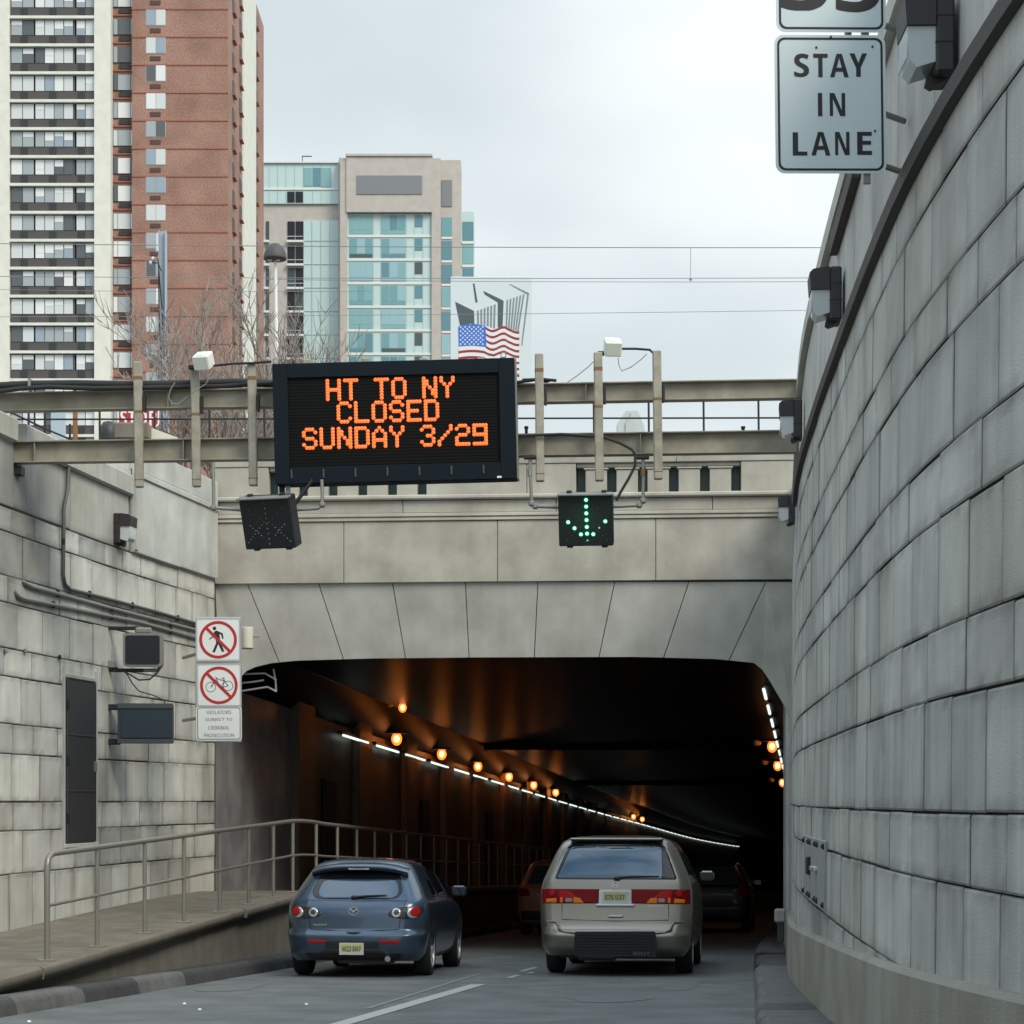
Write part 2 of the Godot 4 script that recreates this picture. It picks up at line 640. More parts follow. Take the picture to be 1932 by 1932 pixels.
func ground() -> void:
	var zs := [-400.0, -120.0, -50.0, -25.0] + steps(-12.0, 60.0, 2.0) + steps(63.0, 206.0, 4.0)
	struct("road", strip(func(z): return P(KL(z) - 0.6, road_h(z), z), func(z): return P(KR(z) + 0.7, road_h(z), z), zs, 6), M.asphalt)
	# the streets above: one sheet with the cutting left out of it
	var mb := MB.new()
	var top := 4.3
	var zw := [-400.0, -120.0, -50.0, -20.0] + steps(-12.0, 34.2, 3.0)
	for i in zw.size() - 1:
		var za: float = zw[i]
		var zb: float = zw[i + 1]
		var la := tab(plan_l, za) - 0.45
		var lb := tab(plan_l, zb) - 0.45
		mb.quad(P(-1500, top, za), P(la, top, za), P(lb, top, zb), P(-1500, top, zb))
		la = tab(plan_r, za) + 0.45
		lb = tab(plan_r, zb) + 0.45
		mb.quad(P(la, top, za), P(1500, top, za), P(1500, top, zb), P(lb, top, zb))
	mb.quad(P(-1500, top, 34.2), P(1500, top, 34.2), P(1500, top, 5500), P(-1500, top, 5500))
	mb.quad(P(-1500, road_h(-400), -1500), P(1500, road_h(-400), -1500), P(1500, road_h(-400), -400), P(-1500, road_h(-400), -400))
	struct("ground", mb, M.earth)
	# raised walkway on the left with its overhanging edge slab
	zs = steps(-30.0, 60.0, 1.5) + steps(63.0, 206.0, 4.0)
	struct("walkway", strip(func(z): return P((tab(plan_l, z) if z < 33.8 else -4.6 + tab(bend, z)) - 0.1, walk_h(z), z), func(z): return P(RL(z) - 0.12, walk_h(z) - 0.004, z), zs, 3), M.slab)
	var edge := struct("walkway_edge", strip(func(z): return P(RL(z) + 0.03, walk_h(z) - 0.12, z), func(z): return P(RL(z) + 0.05, road_h(z) - 0.1, z), zs), M.slab_wall)
	var z := 15.0
	var k := 0
	while z < 60.0:
		var ln: float = [1.9, 2.3, 1.7][k % 3] * (1.0 if z < 40 else 2.0)
		var z1: float = z + ln - 0.012
		var wob := rng.randf_range(-0.02, 0.02)
		var rows := []
		var prof := [[-0.13, -0.012], [-0.11, 0.0], [0.14, 0.0], [0.17, -0.025], [0.165, -0.12], [0.0, -0.135]]
		var zz5 := [z, z + 0.01, (z + z1) / 2, z1 - 0.01, z1]
		for i in 5:
			var row := PackedVector3Array()
			for q in prof:
				var shrink := 0.985 if i == 0 or i == 4 else 1.0
				row.append(P(RL(zz5[i]) + q[0] * shrink + wob, walk_h(zz5[i]) + q[1] * shrink + 0.006, zz5[i]))
			rows.append(row)
		var sl := MB.new()
		sl.grid(rows)
		for e in [0, 4]:
			for j in range(1, 5):
				if e == 0:
					sl.tri(rows[e][0], rows[e][j + 1], rows[e][j])
				else:
					sl.tri(rows[e][0], rows[e][j], rows[e][j + 1])
		put("edge_slab", sl, M.slab, edge)
		z += ln
		k += 1
	# lane lines
	var C := func(zz: float, off: float, dy: float): return P(-1.39 + 0.153 * (zz - 18.0) - 0.0012 * pow(maxf(0, 18.0 - zz), 2) + off, road_h(zz) + dy, zz)
	struct("lane_line", strip(func(q): return C.call(q, -0.085, 0.005), func(q): return C.call(q, 0.085, 0.005), steps(11.0, 24.6, 1.0)), M.paint_white)
	for d in [[26.2, 26.9, 0.1], [27.4, 27.8, 0.16], [28.0, 29.3, -0.02], [30.2, 31.0, 0.06], [31.9, 33.4, -0.03]]:
		struct("lane_line", strip(func(q): return C.call(q, d[2] - 0.04, 0.005), func(q): return C.call(q, d[2] + 0.04, 0.005), [d[0], d[1]]), M.paint_white)
	var pt := textured(mat("patch_tar", 0.165, 0.176, 0.174, 0.8), levels(noise(33, 0.08, 3, 256, 256), 0.6, 1.1), 1.2)
	for s in [[0.9, 21.0, 22.6, 0.9], [1.75, 23.2, 26.2, 0.45], [-3.2, 23.0, 24.6, 0.7]]:
		var e := func(q, o): return P(s[0] + 0.115 * (q - s[1]) + o * s[3] * (0.85 + 0.15 * sin(q * 7.0 + o)) * sqrt(maxf(0.03, 1.0 - pow((q - (s[1] + s[2]) / 2) / ((s[2] - s[1]) / 2), 4))), road_h(q) + 0.0035, q)
		struct("road_patch", strip(func(q): return e.call(q, -0.5), func(q): return e.call(q, 0.5), steps(s[1], s[2], 0.15)), pt)
	for q in [[55, 1930, "scrap of white litter in the left gutter, nearest the camera"], [348, 1896, "white paper scrap by the left kerb, left of a pair"], [377, 1907, "small white scrap by the left kerb, right of a pair"], [578, 1897, "tiny white scrap on the road behind the hatchback"]]:
		var zz: float = 4920.0 / ((q[1] - 1510.0) - 147.6)
		var li := MB.new()
		li.box(Vector3(0, 0.012, 0), Vector3(0.03, 0.012, 0.028), Basis(Vector3(1, 1, 0).normalized(), 0.5), 0.004)
		tag(put("litter", li, M.white_sheet), q[2], "litter").position = P((q[0] - 966.0) * zz / F, road_h(zz), zz)
	var worn := mat("paint_worn", 0.24, 0.245, 0.24, 0.7)
	struct("faded_lane_line", strip(func(q): return C.call(q, -0.3 - 0.028 * (q - 21), 0.005), func(q): return C.call(q, -0.25 - 0.028 * (q - 21), 0.005), steps(20.0, 27.5, 1.0)), worn)


# patches of soot and damp on the walls: side, z, h, reach along, reach up, depth
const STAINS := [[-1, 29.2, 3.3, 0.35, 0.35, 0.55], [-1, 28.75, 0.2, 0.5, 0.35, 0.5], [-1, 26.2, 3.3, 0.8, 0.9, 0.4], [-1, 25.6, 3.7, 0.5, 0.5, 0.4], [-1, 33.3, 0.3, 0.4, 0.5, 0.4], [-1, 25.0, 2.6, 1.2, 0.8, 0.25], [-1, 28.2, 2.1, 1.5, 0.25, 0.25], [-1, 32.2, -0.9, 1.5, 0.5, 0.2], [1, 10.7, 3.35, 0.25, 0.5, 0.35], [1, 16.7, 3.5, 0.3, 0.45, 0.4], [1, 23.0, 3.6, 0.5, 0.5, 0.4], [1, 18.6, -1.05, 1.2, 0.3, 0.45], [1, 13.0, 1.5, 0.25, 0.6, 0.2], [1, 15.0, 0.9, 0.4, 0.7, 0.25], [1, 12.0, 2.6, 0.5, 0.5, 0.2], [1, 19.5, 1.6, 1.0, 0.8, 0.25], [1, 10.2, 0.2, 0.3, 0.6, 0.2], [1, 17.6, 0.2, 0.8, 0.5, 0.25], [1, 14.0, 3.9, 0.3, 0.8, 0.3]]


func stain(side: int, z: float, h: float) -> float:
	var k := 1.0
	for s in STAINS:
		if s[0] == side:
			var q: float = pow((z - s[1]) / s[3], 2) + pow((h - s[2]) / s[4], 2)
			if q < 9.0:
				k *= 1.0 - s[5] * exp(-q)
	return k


# one squared stone of a side wall, its face following the wall's bend, the rim worn back and stained
func wall_stone(side: int, z0: float, z1: float, h0: float, h1: float, d: float, rim := 0.006) -> MB:
	var mb := MB.new()
	var g := 0.004
	var gv := 0.004
	h0 += rng.randf_range(-0.004, 0.005)
	h1 += rng.randf_range(-0.006, 0.004)
	var n := 9
	var zs := [z0 + gv, z0 + gv + 0.012]
	for k in range(1, n - 3):
		zs.append(lerpf(z0, z1, (k + rng.randf_range(-0.25, 0.25)) / (n - 3.0)))
	zs.append_array([z1 - gv - 0.012, z1 - gv])
	if side > 0:
		zs.reverse()
	n = zs.size()
	var h := h1 - h0
	var hs := [h0 + g, h0 + g + 0.012, h0 + 0.09, h0 + h * 0.5, h1 - h * rng.randf_range(0.2, 0.4), h1 - 0.07, h1 - g - 0.012, h1 - g]
	var p := []
	var c := []
	var drip := []
	var foul := rng.randf_range(0.0, 1.0)
	for j in n:
		drip.append(rng.randf_range(0.0, 1.0) ** 2.0 * foul)
	drip[0] = maxf(drip[0], rng.randf_range(0.1, 0.6))
	drip[1] = drip[0]
	for i in 8:
		var row := []
		var cr := []
		for j in n:
			var e := i == 0 or i == 7 or j == 0 or j == n - 1
			row.append(wall_pt(side, zs[j], hs[i], d - (rim if e else 0.0)))
			var k: float = rng.randf_range(0.96, 1.03) - drip[j] * [0.1, 0.1, 0.12, 0.12, 0.22, 0.36, 0.42, 0.4][i]
			if i == 0 or i == 7:
				k *= rng.randf_range(0.35, 0.75)
			elif i == 1 or i == 6:
				k *= rng.randf_range(0.6, 1.0)
			if j == 0 or j == n - 1:
				k *= rng.randf_range(0.2, 0.55)
			elif j == 1 or j == n - 2:
				k *= rng.randf_range(0.78, 1.0)
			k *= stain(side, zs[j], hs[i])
			cr.append(Color(k, k, k * 0.985))
		p.append(row)
		c.append(cr)
	for i in 7:
		for j in n - 1:
			mb.quadc(p[i][j], p[i][j + 1], p[i + 1][j + 1], p[i + 1][j], [c[i][j], c[i][j + 1], c[i + 1][j + 1], c[i + 1][j]])
	var dk := Color(0.25, 0.25, 0.25)
	var back := func(i, j): return wall_pt(side, zs[j], hs[i], d - 0.06)
	for q in [[0, 0, 0, n - 1], [0, n - 1, 7, n - 1], [7, n - 1, 7, 0], [7, 0, 0, 0]]:
		mb.quadc(back.call(q[0], q[1]), back.call(q[2], q[3]), p[q[2]][q[3]], p[q[0]][q[1]], [dk, dk, dk, dk])
	return mb


func wall_band(side: int, zs: Array, prof: Array) -> MB:   # a course running along a side wall; prof: (height, depth) from below upwards
	var mb := MB.new()
	var order := zs.duplicate()
	if side > 0:
		order.reverse()
	for k in prof.size() - 1:
		var rows := []
		for q in [prof[k], prof[k + 1]]:
			var row := PackedVector3Array()
			for z in order:
				row.append(wall_pt(side, z, q[0].call(z) if q[0] is Callable else q[0], q[1]))
			rows.append(row)
		mb.grid(rows)
	for e in [0, order.size() - 1]:
		var z: float = order[e]
		for k in range(1, prof.size() - 1):
			var a := []
			for q in [prof[0], prof[k], prof[k + 1]]:
				a.append(wall_pt(side, z, q[0].call(z) if q[0] is Callable else q[0], q[1]))
			if e == 0:
				mb.tri(a[0], a[2], a[1])
			else:
				mb.tri(a[0], a[1], a[2])
	return mb


func lay_courses(w: Node3D, side: int, joints: Array, z0: float, z1: float, ln: float) -> void:
	var kinds := [M.stone_grey, M.stone_pale, M.stone_dim, M.stone_warm, M.stone_grey]
	for i in joints.size() - 1:
		var z := z0 + (0.0 if i % 2 else -ln * 0.5) + rng.randf_range(-0.1, 0.1)
		while z < z1 - 0.2:
			var l := ln * rng.randf_range(0.8, 1.2)
			var e := minf(z + l, z1)
			if z1 - e < 0.3:
				e = z1
			if e > z0 + 0.1:
				var m: Material = kinds[rng.randi() % 5]
				if side < 0 and rng.randf() < 0.7:
					m = M.stone_light if z > 26.0 + i * 0.1 or rng.randf() < 0.4 else M.stone_pale
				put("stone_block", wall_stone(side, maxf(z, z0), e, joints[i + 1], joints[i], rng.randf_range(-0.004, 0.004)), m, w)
			z = e


func right_wall() -> void:
	var J := [3.38, 3.08, 2.57, 2.26, 1.73, 1.40, 0.85, 0.50, -0.06, -0.40, -0.92, -1.30, -1.85]
	var w := thing("retaining_wall", "tall curved grey stone wall along the right kerb, carrying three brown lamps and a hatch", "wall", P(2.9, road_h(22), 22))
	var PT := func(z): return -0.807 - 0.036 * (z - 9.2)
	lay_courses(w, 1, J, 8.6, 26.0, 0.85)
	var zs := steps(-30.0, 34.1, 1.0)
	put("mortar_bed", wall_band(1, zs, [[-4.0, -0.03], [3.4, -0.03]]), M.mortar, w)
	var near := [-400.0, -100.0] + steps(-30.0, 8.6, 0.8)
	var far := steps(26.0, 34.1, 0.8)
	var rest := MB.new()
	for i in J.size() - 1:
		for q in [near, far]:
			var b := wall_band(1, q, [[J[i + 1] + 0.006, -0.03], [J[i + 1] + 0.01, 0.0], [J[i] - 0.01, 0.0], [J[i] - 0.006, -0.03]])
			rest.v.append_array(b.v)
			rest.n.append_array(b.n)
			rest.t.append_array(b.t)
			rest.c.append_array(b.c)
	put("stone_courses", rest, M.stone_grey, w).set_meta("kind", "stuff")
	put("plinth", wall_band(1, steps(-30.0, 34.0, 0.8), [[-4.2, 0.06], [func(z): return PT.call(z) - 0.03, 0.06], [func(z): return PT.call(z), 0.035], [func(z): return PT.call(z), -0.02]]), M.plinth, w)
	put("ledge", wall_band(1, steps(-6.0, 24.7, 0.6), [[3.335, 0.0], [3.345, 0.05], [3.425, 0.06], [3.44, 0.02], [3.44, -0.04]]), mat("ledge_shadow", 0.028, 0.025, 0.024, 0.6), w)  # dark strip: the shadow under the moulding is put into its colour
	var z := 5.0
	while z < 26.0:
		var e := z + rng.randf_range(1.35, 1.75)
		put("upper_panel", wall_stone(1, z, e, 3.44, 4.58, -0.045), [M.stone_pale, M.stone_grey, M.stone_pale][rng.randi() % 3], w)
		z = e
	put("upper_panel", wall_band(1, steps(z, 34.1, 0.8), [[3.44, -0.045], [4.58, -0.045]]), M.stone_grey, w)
	put("upper_panel", wall_band(1, [-400.0, -100.0] + steps(-30.0, 5.0, 0.8), [[3.44, -0.045], [4.58, -0.045]]), M.stone_grey, w)
	put("coping", wall_band(1, [-400.0, -100.0] + steps(-30.0, 34.1, 0.8), [[4.58, -0.04], [4.585, 0.015], [4.74, 0.015], [4.76, 0.0], [4.76, -0.5], [4.2, -0.5]]), M.stone_warm, w)
	put("wall_bracket", wall_band(1, steps(15.2, 17.4, 0.5), [[4.36, -0.04], [4.36, 0.02], [4.5, 0.02], [4.5, -0.04]]), mat("old_steel", 0.06, 0.05, 0.045, 0.8), w)
	# bolted steel plates low on the wall
	var hatch := thing("steel_hatch", "row of grey bolted steel access plates set low in the curved stone wall", "hatch", wall_pt(1, 18.9, -0.9, 0.0))
	for i in 3:
		var za := 17.3 + 1.07 * i
		var pl := put("plate", wall_band(1, [za, za + 0.53, za + 1.05], [[-0.89, 0.0], [-0.885, 0.02], [-0.33, 0.02], [-0.325, 0.0]]), mat("plate_grey", 0.3, 0.31, 0.3, 0.6, 0.2), hatch)
		for y in [-0.37, -0.84]:
			for q in [0.12, 0.9]:
				put("bolt", box(Vector3(0.05, 0.05, 0.05), wall_pt(1, za + q, y, 0.02), 0.015), M.black_metal, pl)
	put("handle", box(Vector3(0.05, 0.045, 0.3), wall_pt(1, 18.4, -0.58, 0.035), 0.01), M.alloy, hatch)
	put("latch", box(Vector3(0.05, 0.16, 0.12), wall_pt(1, 19.3, -0.58, 0.03), 0.01), M.black_metal, hatch)

func left_wall() -> void:
	var J := [3.40, 3.12, 2.61, 2.30, 1.77, 1.44, 0.89, 0.54, -0.02, -0.36, -0.86, -1.9]
	var w := thing("retaining_wall", "straight pale stone wall on the left with pipes, a dark door and a raised walkway at its foot", "wall", P(-5.3, walk_h(29), 29))
	lay_courses(w, -1, J, 24.0, 33.72, 0.86)
	put("mortar_bed", wall_band(-1, steps(-30.0, 34.0, 1.0), [[-2.6, -0.03], [3.38, -0.03]]), M.mortar, w)
	var rest := MB.new()
	for i in J.size() - 1:
		var b := wall_band(-1, [-400.0, -100.0] + steps(-30.0, 24.0, 1.0), [[J[i + 1] + 0.006, -0.03], [J[i + 1] + 0.01, 0.0], [J[i] - 0.01, 0.0], [J[i] - 0.006, -0.03]])
		rest.v.append_array(b.v)
		rest.n.append_array(b.n)
		rest.t.append_array(b.t)
		rest.c.append_array(b.c)
	put("stone_courses", rest, M.stone_grey, w).set_meta("kind", "stuff")
	# smooth upper panels under the coping, the recess where the gantry beam sits left free
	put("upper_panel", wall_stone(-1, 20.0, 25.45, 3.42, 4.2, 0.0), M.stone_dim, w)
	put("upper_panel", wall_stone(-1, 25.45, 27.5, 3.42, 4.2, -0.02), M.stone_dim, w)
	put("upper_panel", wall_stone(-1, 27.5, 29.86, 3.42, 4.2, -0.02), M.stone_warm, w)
	put("upper_panel", wall_band(-1, [-400.0, -100.0] + steps(-30.0, 20.0, 1.0), [[3.42, 0.0], [4.2, 0.0]]), M.stone_grey, w)
	put("coping", wall_band(-1, [-400.0, -100.0] + steps(-30.0, 24.5, 1.0), [[4.18, 0.0], [4.2, 0.07], [4.44, 0.07], [4.46, 0.05], [4.46, -0.5], [4.2, -0.5]]), M.stone_warm, w)
	put("coping", wall_band(-1, steps(24.5, 25.4, 0.5), [[4.18, 0.0], [4.2, 0.07], [4.44, 0.07], [4.46, 0.05], [4.46, -0.5], [4.2, -0.5]]), M.stone_warm, w)
	put("coping", wall_band(-1, steps(25.75, 29.86, 0.5), [[4.18, 0.0], [4.2, 0.055], [4.44, 0.055], [4.46, 0.04], [4.46, -0.5], [4.2, -0.5]]), M.stone_warm, w)
	# cleaner block of masonry next to the portal
	for q in [[3.42, 4.47, [29.88, 31.9, 33.72]], [4.56, 4.93, [29.88, 30.9, 32.3, 33.72]]]:
		for i in q[2].size() - 1:
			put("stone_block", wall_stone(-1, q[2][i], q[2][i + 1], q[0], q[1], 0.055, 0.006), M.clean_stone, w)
	put("moulding", wall_band(-1, steps(29.88, 33.72, 0.5), [[4.47, 0.05], [4.475, 0.085], [4.54, 0.085], [4.56, 0.06]]), M.clean_stone, w)
	put("stone_return", box(Vector3(0.06, 1.46, 0.4), wall_pt(-1, 30.08, 4.18, 0.022)), M.clean_stone, w)
	put("stone_core", wall_band(-1, steps(29.9, 33.9, 0.5), [[3.4, 0.0], [4.93, 0.0], [4.93, -0.6], [4.2, -0.6]]), M.clean_stone, w)
	# pier and sloping shoulder on its top
	var pier := MB.new()
	pier.box(Vector3(0, 0, 0), Vector3(0.52, 0.24, 0.5), Basis.IDENTITY, 0.02)
	var pr := put("parapet_pier", pier, M.slab, w)
	pr.position += at(253, 817, 32.6)
	var sh := MB.new()
	sh.x = Transform3D(Basis.IDENTITY, at(285, 828, 32.7))
	sh.prism(PackedVector2Array([Vector2(0, -0.05), Vector2(0.42, -0.05), Vector2(0.42, 0), Vector2(0.02, 0.15), Vector2(0, 0.15)]), -0.3, 0.1)
	put("parapet_shoulder", sh, M.cream, w)


# a point of the portal's own frame where photo point (u, y) meets the plane d in front of the portal
func on_portal(u: float, y: float, d := 0.0) -> Vector3:
	var T := portal_frame()
	var r := Vector3((u - 966.0) / F, (1510.0 - y) / F, -1.0)
	var eye := Vector3(0, EYE, 0)
	var k := ((T.origin + T.basis.z * d - eye).dot(T.basis.z)) / r.dot(T.basis.z)
	return T.affine_inverse() * (eye + r * k)


func portal_frame() -> Transform3D:
	var e := Vector3(8.85, 0, 0.75).normalized()
	return Transform3D(Basis(e, Vector3.UP, e.cross(Vector3.UP)), P(-4.6, -2.42, 33.8))


func portal() -> void:
	var w := thing("tunnel_portal", "broad tan stone tunnel mouth with a flat arch under a balustrade parapet", "tunnel portal", portal_frame().origin, "", false)
	w.transform = portal_frame()
	var S := func(u): return (u - 412.0) * 8.88 / 1078.0
	var H := func(h): return h + 2.42
	var slab := func(called: String, u0: float, u1: float, h0: float, h1: float, d: float, m: Material, thick := 0.35, bev := 0.008):
		var a: float = S.call(u0) + 0.004
		var b: float = S.call(u1) - 0.004
		return put(called, box(Vector3(b - a, h1 - h0 - 0.006, thick), Vector3((a + b) / 2, H.call((h0 + h1) / 2), d - thick / 2), bev), m, w)
	for q in [[408, 655], [655, 945], [945, 1240], [1240, 1505]]:
		slab.call("fascia_panel", q[0], q[1], 3.36, 4.31, 0.0, M.portal_stone)
	slab.call("moulding", 408, 1505, 4.31, 4.37, 0.03, M.portal_pale)
	slab.call("moulding", 408, 1505, 4.37, 4.43, 0.05, M.portal_pale)
	for q in [[408, 480], [480, 767], [767, 1055], [1055, 1345], [1345, 1505]]:
		slab.call("band_stone", q[0], q[1], 4.43, 4.63, 0.01, M.portal_stone)
	slab.call("ledge", 408, 1505, 4.63, 4.71, 0.09, M.portal_pale, 0.5, 0.02)
	for q in [[408, 512], [811, 1000], [1000, 1092], [1397, 1505]]:
		slab.call("parapet_panel", q[0], q[1], 4.71, 5.17, 0.0, M.portal_stone)
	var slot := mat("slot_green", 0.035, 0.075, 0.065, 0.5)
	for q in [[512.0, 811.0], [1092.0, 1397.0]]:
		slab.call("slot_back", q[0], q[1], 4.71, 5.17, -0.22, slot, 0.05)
		slab.call("slot_lintel", q[0], q[1], 5.11, 5.17, -0.05, M.portal_pale, 0.2)
		var pitch: float = (q[1] - q[0] - 17.0) / 5.0
		for i in 5:
			var u: float = q[0] + 17.0 + pitch * i
			slab.call("baluster", u, u + pitch - 17.0, 4.71, 5.07, -0.03, M.portal_stone, 0.16)
			slab.call("baluster_cap", u - 3, u + pitch - 14.0, 5.07, 5.10, -0.01, M.portal_pale, 0.18, 0.006)
	for q in [[408, 690], [690, 985], [985, 1278], [1278, 1505]]:
		slab.call("top_stone", q[0], q[1], 5.17, 5.42, 0.015, M.portal_stone)
	slab.call("top_cap", 408, 1505, 5.42, 5.5, 0.05, M.portal_pale, 0.5, 0.015)
	slab.call("core", 409, 1504, 3.3, 5.3, -0.3, M.portal_stone, 0.5)
	# flat arch: nine wedge-shaped stones leaning inwards and back
	var prof := [[404, 1365], [412, 1345], [430, 1312], [450, 1282], [470, 1262], [510, 1252], [560, 1247], [700, 1243], [900, 1241], [1200, 1240], [1350, 1244], [1430, 1252], [1455, 1290], [1482, 1337], [1500, 1370]]
	var low := func(u: float):
		for i in prof.size() - 1:
			if u <= prof[i + 1][0]:
				return lerpf(prof[i][1], prof[i + 1][1], clampf((u - prof[i][0]) / float(prof[i + 1][0] - prof[i][0]), 0, 1))
		return 1370.0
	var tops := [404, 465, 600, 740, 878, 1015, 1160, 1300, 1445, 1502]
	var foot := [404, 527, 648, 765, 885, 1008, 1130, 1252, 1375, 1500]
	for i in 9:
		var poly := PackedVector2Array([Vector2(tops[i], 1097), Vector2(tops[i + 1], 1097)])
		var n := 8
		for k in n + 1:
			var u := lerpf(foot[i + 1], foot[i], float(k) / n)
			poly.append(Vector2(u, low.call(u)))
		var ins := Geometry2D.offset_polygon(poly, -0.8)
		if ins.size() == 1:
			poly = ins[0]
		var at_d := func(p: Vector2, more: float):
			return on_portal(p.x, p.y, -0.05 - 0.3 * clampf((p.y - 1097.0) / 165.0, 0.0, 1.0)) + Vector3(0, 0, -more)
		var mb := MB.new()
		var ix := Geometry2D.triangulate_polygon(poly)
		for k in range(0, ix.size(), 3):
			var a: Vector3 = at_d.call(poly[ix[k]], 0.0)
			var b: Vector3 = at_d.call(poly[ix[k + 1]], 0.0)
			var c: Vector3 = at_d.call(poly[ix[k + 2]], 0.0)
			if (b - a).cross(c - a).z < 0:
				mb.tri(a, c, b)
			else:
				mb.tri(a, b, c)
		for k in poly.size():
			var a := poly[k]
			var b := poly[(k + 1) % poly.size()]
			mb.quad(at_d.call(a, 0.0), at_d.call(a, 0.07), at_d.call(b, 0.07), at_d.call(b, 0.0))
		put("arch_stone", mb, M.arch_stone, w)
	put("arch_bed", box(Vector3(8.2, 0.95, 0.05), Vector3(4.45, H.call(2.9), -0.46)), M.mortar, w)
	put("jamb", box(Vector3(0.35, 4.4, 1.0), Vector3(S.call(1497) + 0.05, H.call(-0.2), -0.88), 0.02), M.arch_stone, w)


func tunnel() -> void:
	var zs := [33.4] + steps(34.3, 206.0, 2.0)
	var XL := func(z): return -4.62 + tab(bend, z)
	var XR := func(z): return 4.42 + tab(bend, z)
	var ceil_h := func(z): return road_h(z) + 4.78
	var a := steps(33.6, 38.7, 0.85)
	struct("tunnel_wall", strip(func(z): return P(XL.call(z), walk_h(z) - 0.2, z), func(z): return P(XL.call(z), ceil_h.call(z), z), [38.8, 36.0, 33.82]), M.tunnel_panel)
	var tile := steps(38.7, 206.0, 2.5)
	tile.reverse()
	var lw := struct("tunnel_wall", strip(func(z): return P(XL.call(z) - 0.02, walk_h(z) - 0.2, z), func(z): return P(XL.call(z) - 0.02, ceil_h.call(z) - 0.4, z), tile), M.tunnel_tile)
	# piers standing proud of the tiled wall, and dark doors between them
	var pz := 38.75
	var k := 0
	while pz < 100.0:
		var x0: float = XL.call(pz)
		var x1: float = XL.call(pz + 1.3)
		var t := (P(x1, road_h(pz + 1.3), pz + 1.3) - P(x0, road_h(pz), pz)).normalized()
		var b := Basis(t, Vector3.UP, t.cross(Vector3.UP))
		put("pier", box(Vector3(1.3, 4.0, 0.16), P((x0 + x1) / 2, road_h(pz) + 2.7, pz + 0.65) + b.z * 0.06, 0.02, b), M.tunnel_tile, lw)
		if k % 2 == 0:
			var q := pz + 3.0
			put("door", box(Vector3(1.0, 2.1, 0.06), P(XL.call(q), walk_h(q) + 1.05, q) + b.z * 0.02, 0.01, b), M.door_dark, lw)
		pz += 5.2
		k += 1
	struct("tunnel_wall", strip(func(z): return P(XR.call(z), road_h(z) - 0.3, maxf(z, 33.5)), func(z): return P(XR.call(z), ceil_h.call(z), maxf(z, 33.5)), zs), M.tunnel_tile)
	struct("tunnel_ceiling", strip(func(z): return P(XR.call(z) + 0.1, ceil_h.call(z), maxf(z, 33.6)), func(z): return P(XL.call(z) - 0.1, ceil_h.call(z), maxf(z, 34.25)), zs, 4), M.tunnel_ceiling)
	for s in [-1, 1]:   # sloping shoulders between walls and ceiling
		var lo := func(z): return P((XL.call(z) if s < 0 else XR.call(z)), ceil_h.call(z) - 0.55, maxf(z, 34.25 if s < 0 else 33.6))
		var hi := func(z): return P((XL.call(z) + 0.6 if s < 0 else XR.call(z) - 0.6), ceil_h.call(z) - 0.005, maxf(z, 34.25 if s < 0 else 33.6))
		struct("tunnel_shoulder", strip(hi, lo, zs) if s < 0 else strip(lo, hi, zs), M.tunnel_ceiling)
	for z in [58.0, 80.0]:
		var rib := MB.new()
		var l: float = XL.call(z) + 0.55
		var r: float = XR.call(z) - 0.55
		rib.box(P((l + r) / 2, ceil_h.call(z) - 0.07, z), Vector3(r - l, 0.16, 0.3), Basis.IDENTITY, 0.02)
		struct("ceiling_rib", rib, M.tunnel_ceiling)
	var end := MB.new()
	end.quad(P(XL.call(205) - 1, road_h(205) - 1, 205), P(XR.call(205) + 1, road_h(205) - 1, 205), P(XR.call(205) + 1, ceil_h.call(205) + 1, 205), P(XL.call(205) - 1, ceil_h.call(205) + 1, 205))
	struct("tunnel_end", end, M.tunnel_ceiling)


func kerbs() -> void:
	# left: battered dark kerb stones at the foot of the walkway
	var k := struct("kerb", strip(func(z): return P(RL(z) - 0.02, road_h(z) + 0.13, z), func(z): return P(KL(z) - 0.12, road_h(z) + 0.13, z), steps(-30.0, 90.0, 2.0)), M.kerb)
	var z := 15.0
	while z < 62.0:
		var l := rng.randf_range(1.2, 1.8)
		put("kerb_stone", kerb_stone(z, z + l, -1), [M.kerb, M.kerb_worn, M.kerb_dark][rng.randi() % 3], k)
		z += l
	var r := struct("kerb", strip(func(q): return P(KR(q) + 0.1, road_h(q) + 0.12, q), func(q): return P((tab(plan_r, q) if q < 33 else 4.5 + tab(bend, q)) + 0.1, road_h(q) + 0.12, q), steps(-30.0, 90.0, 2.0)), M.kerb)
	z = 12.0
	while z < 29.0:
		var l := rng.randf_range(0.85, 1.25)
		put("kerb_stone", kerb_stone(z, z + l, 1), [M.kerb, M.kerb_worn, M.kerb_worn][rng.randi() % 3], r)
		z += l
	z = 31.0
	while z < 50.0:
		put("kerb_stone", kerb_stone(z, z + 1.5, 1), M.kerb, r)
		z += 1.5
	var post := thing("concrete_stub", "short grey concrete stub post with pale cap at the right tunnel corner", "post", at(1473, 1779, 33.6), "", false)
	put("post", box(Vector3(0.1, 0.4, 0.1), Vector3(0, 0.2, 0), 0.015), M.kerb, post)
	put("cap", box(Vector3(0.17, 0.22, 0.14), Vector3(-0.01, 0.42, 0), 0.03), M.stone_grey, post)


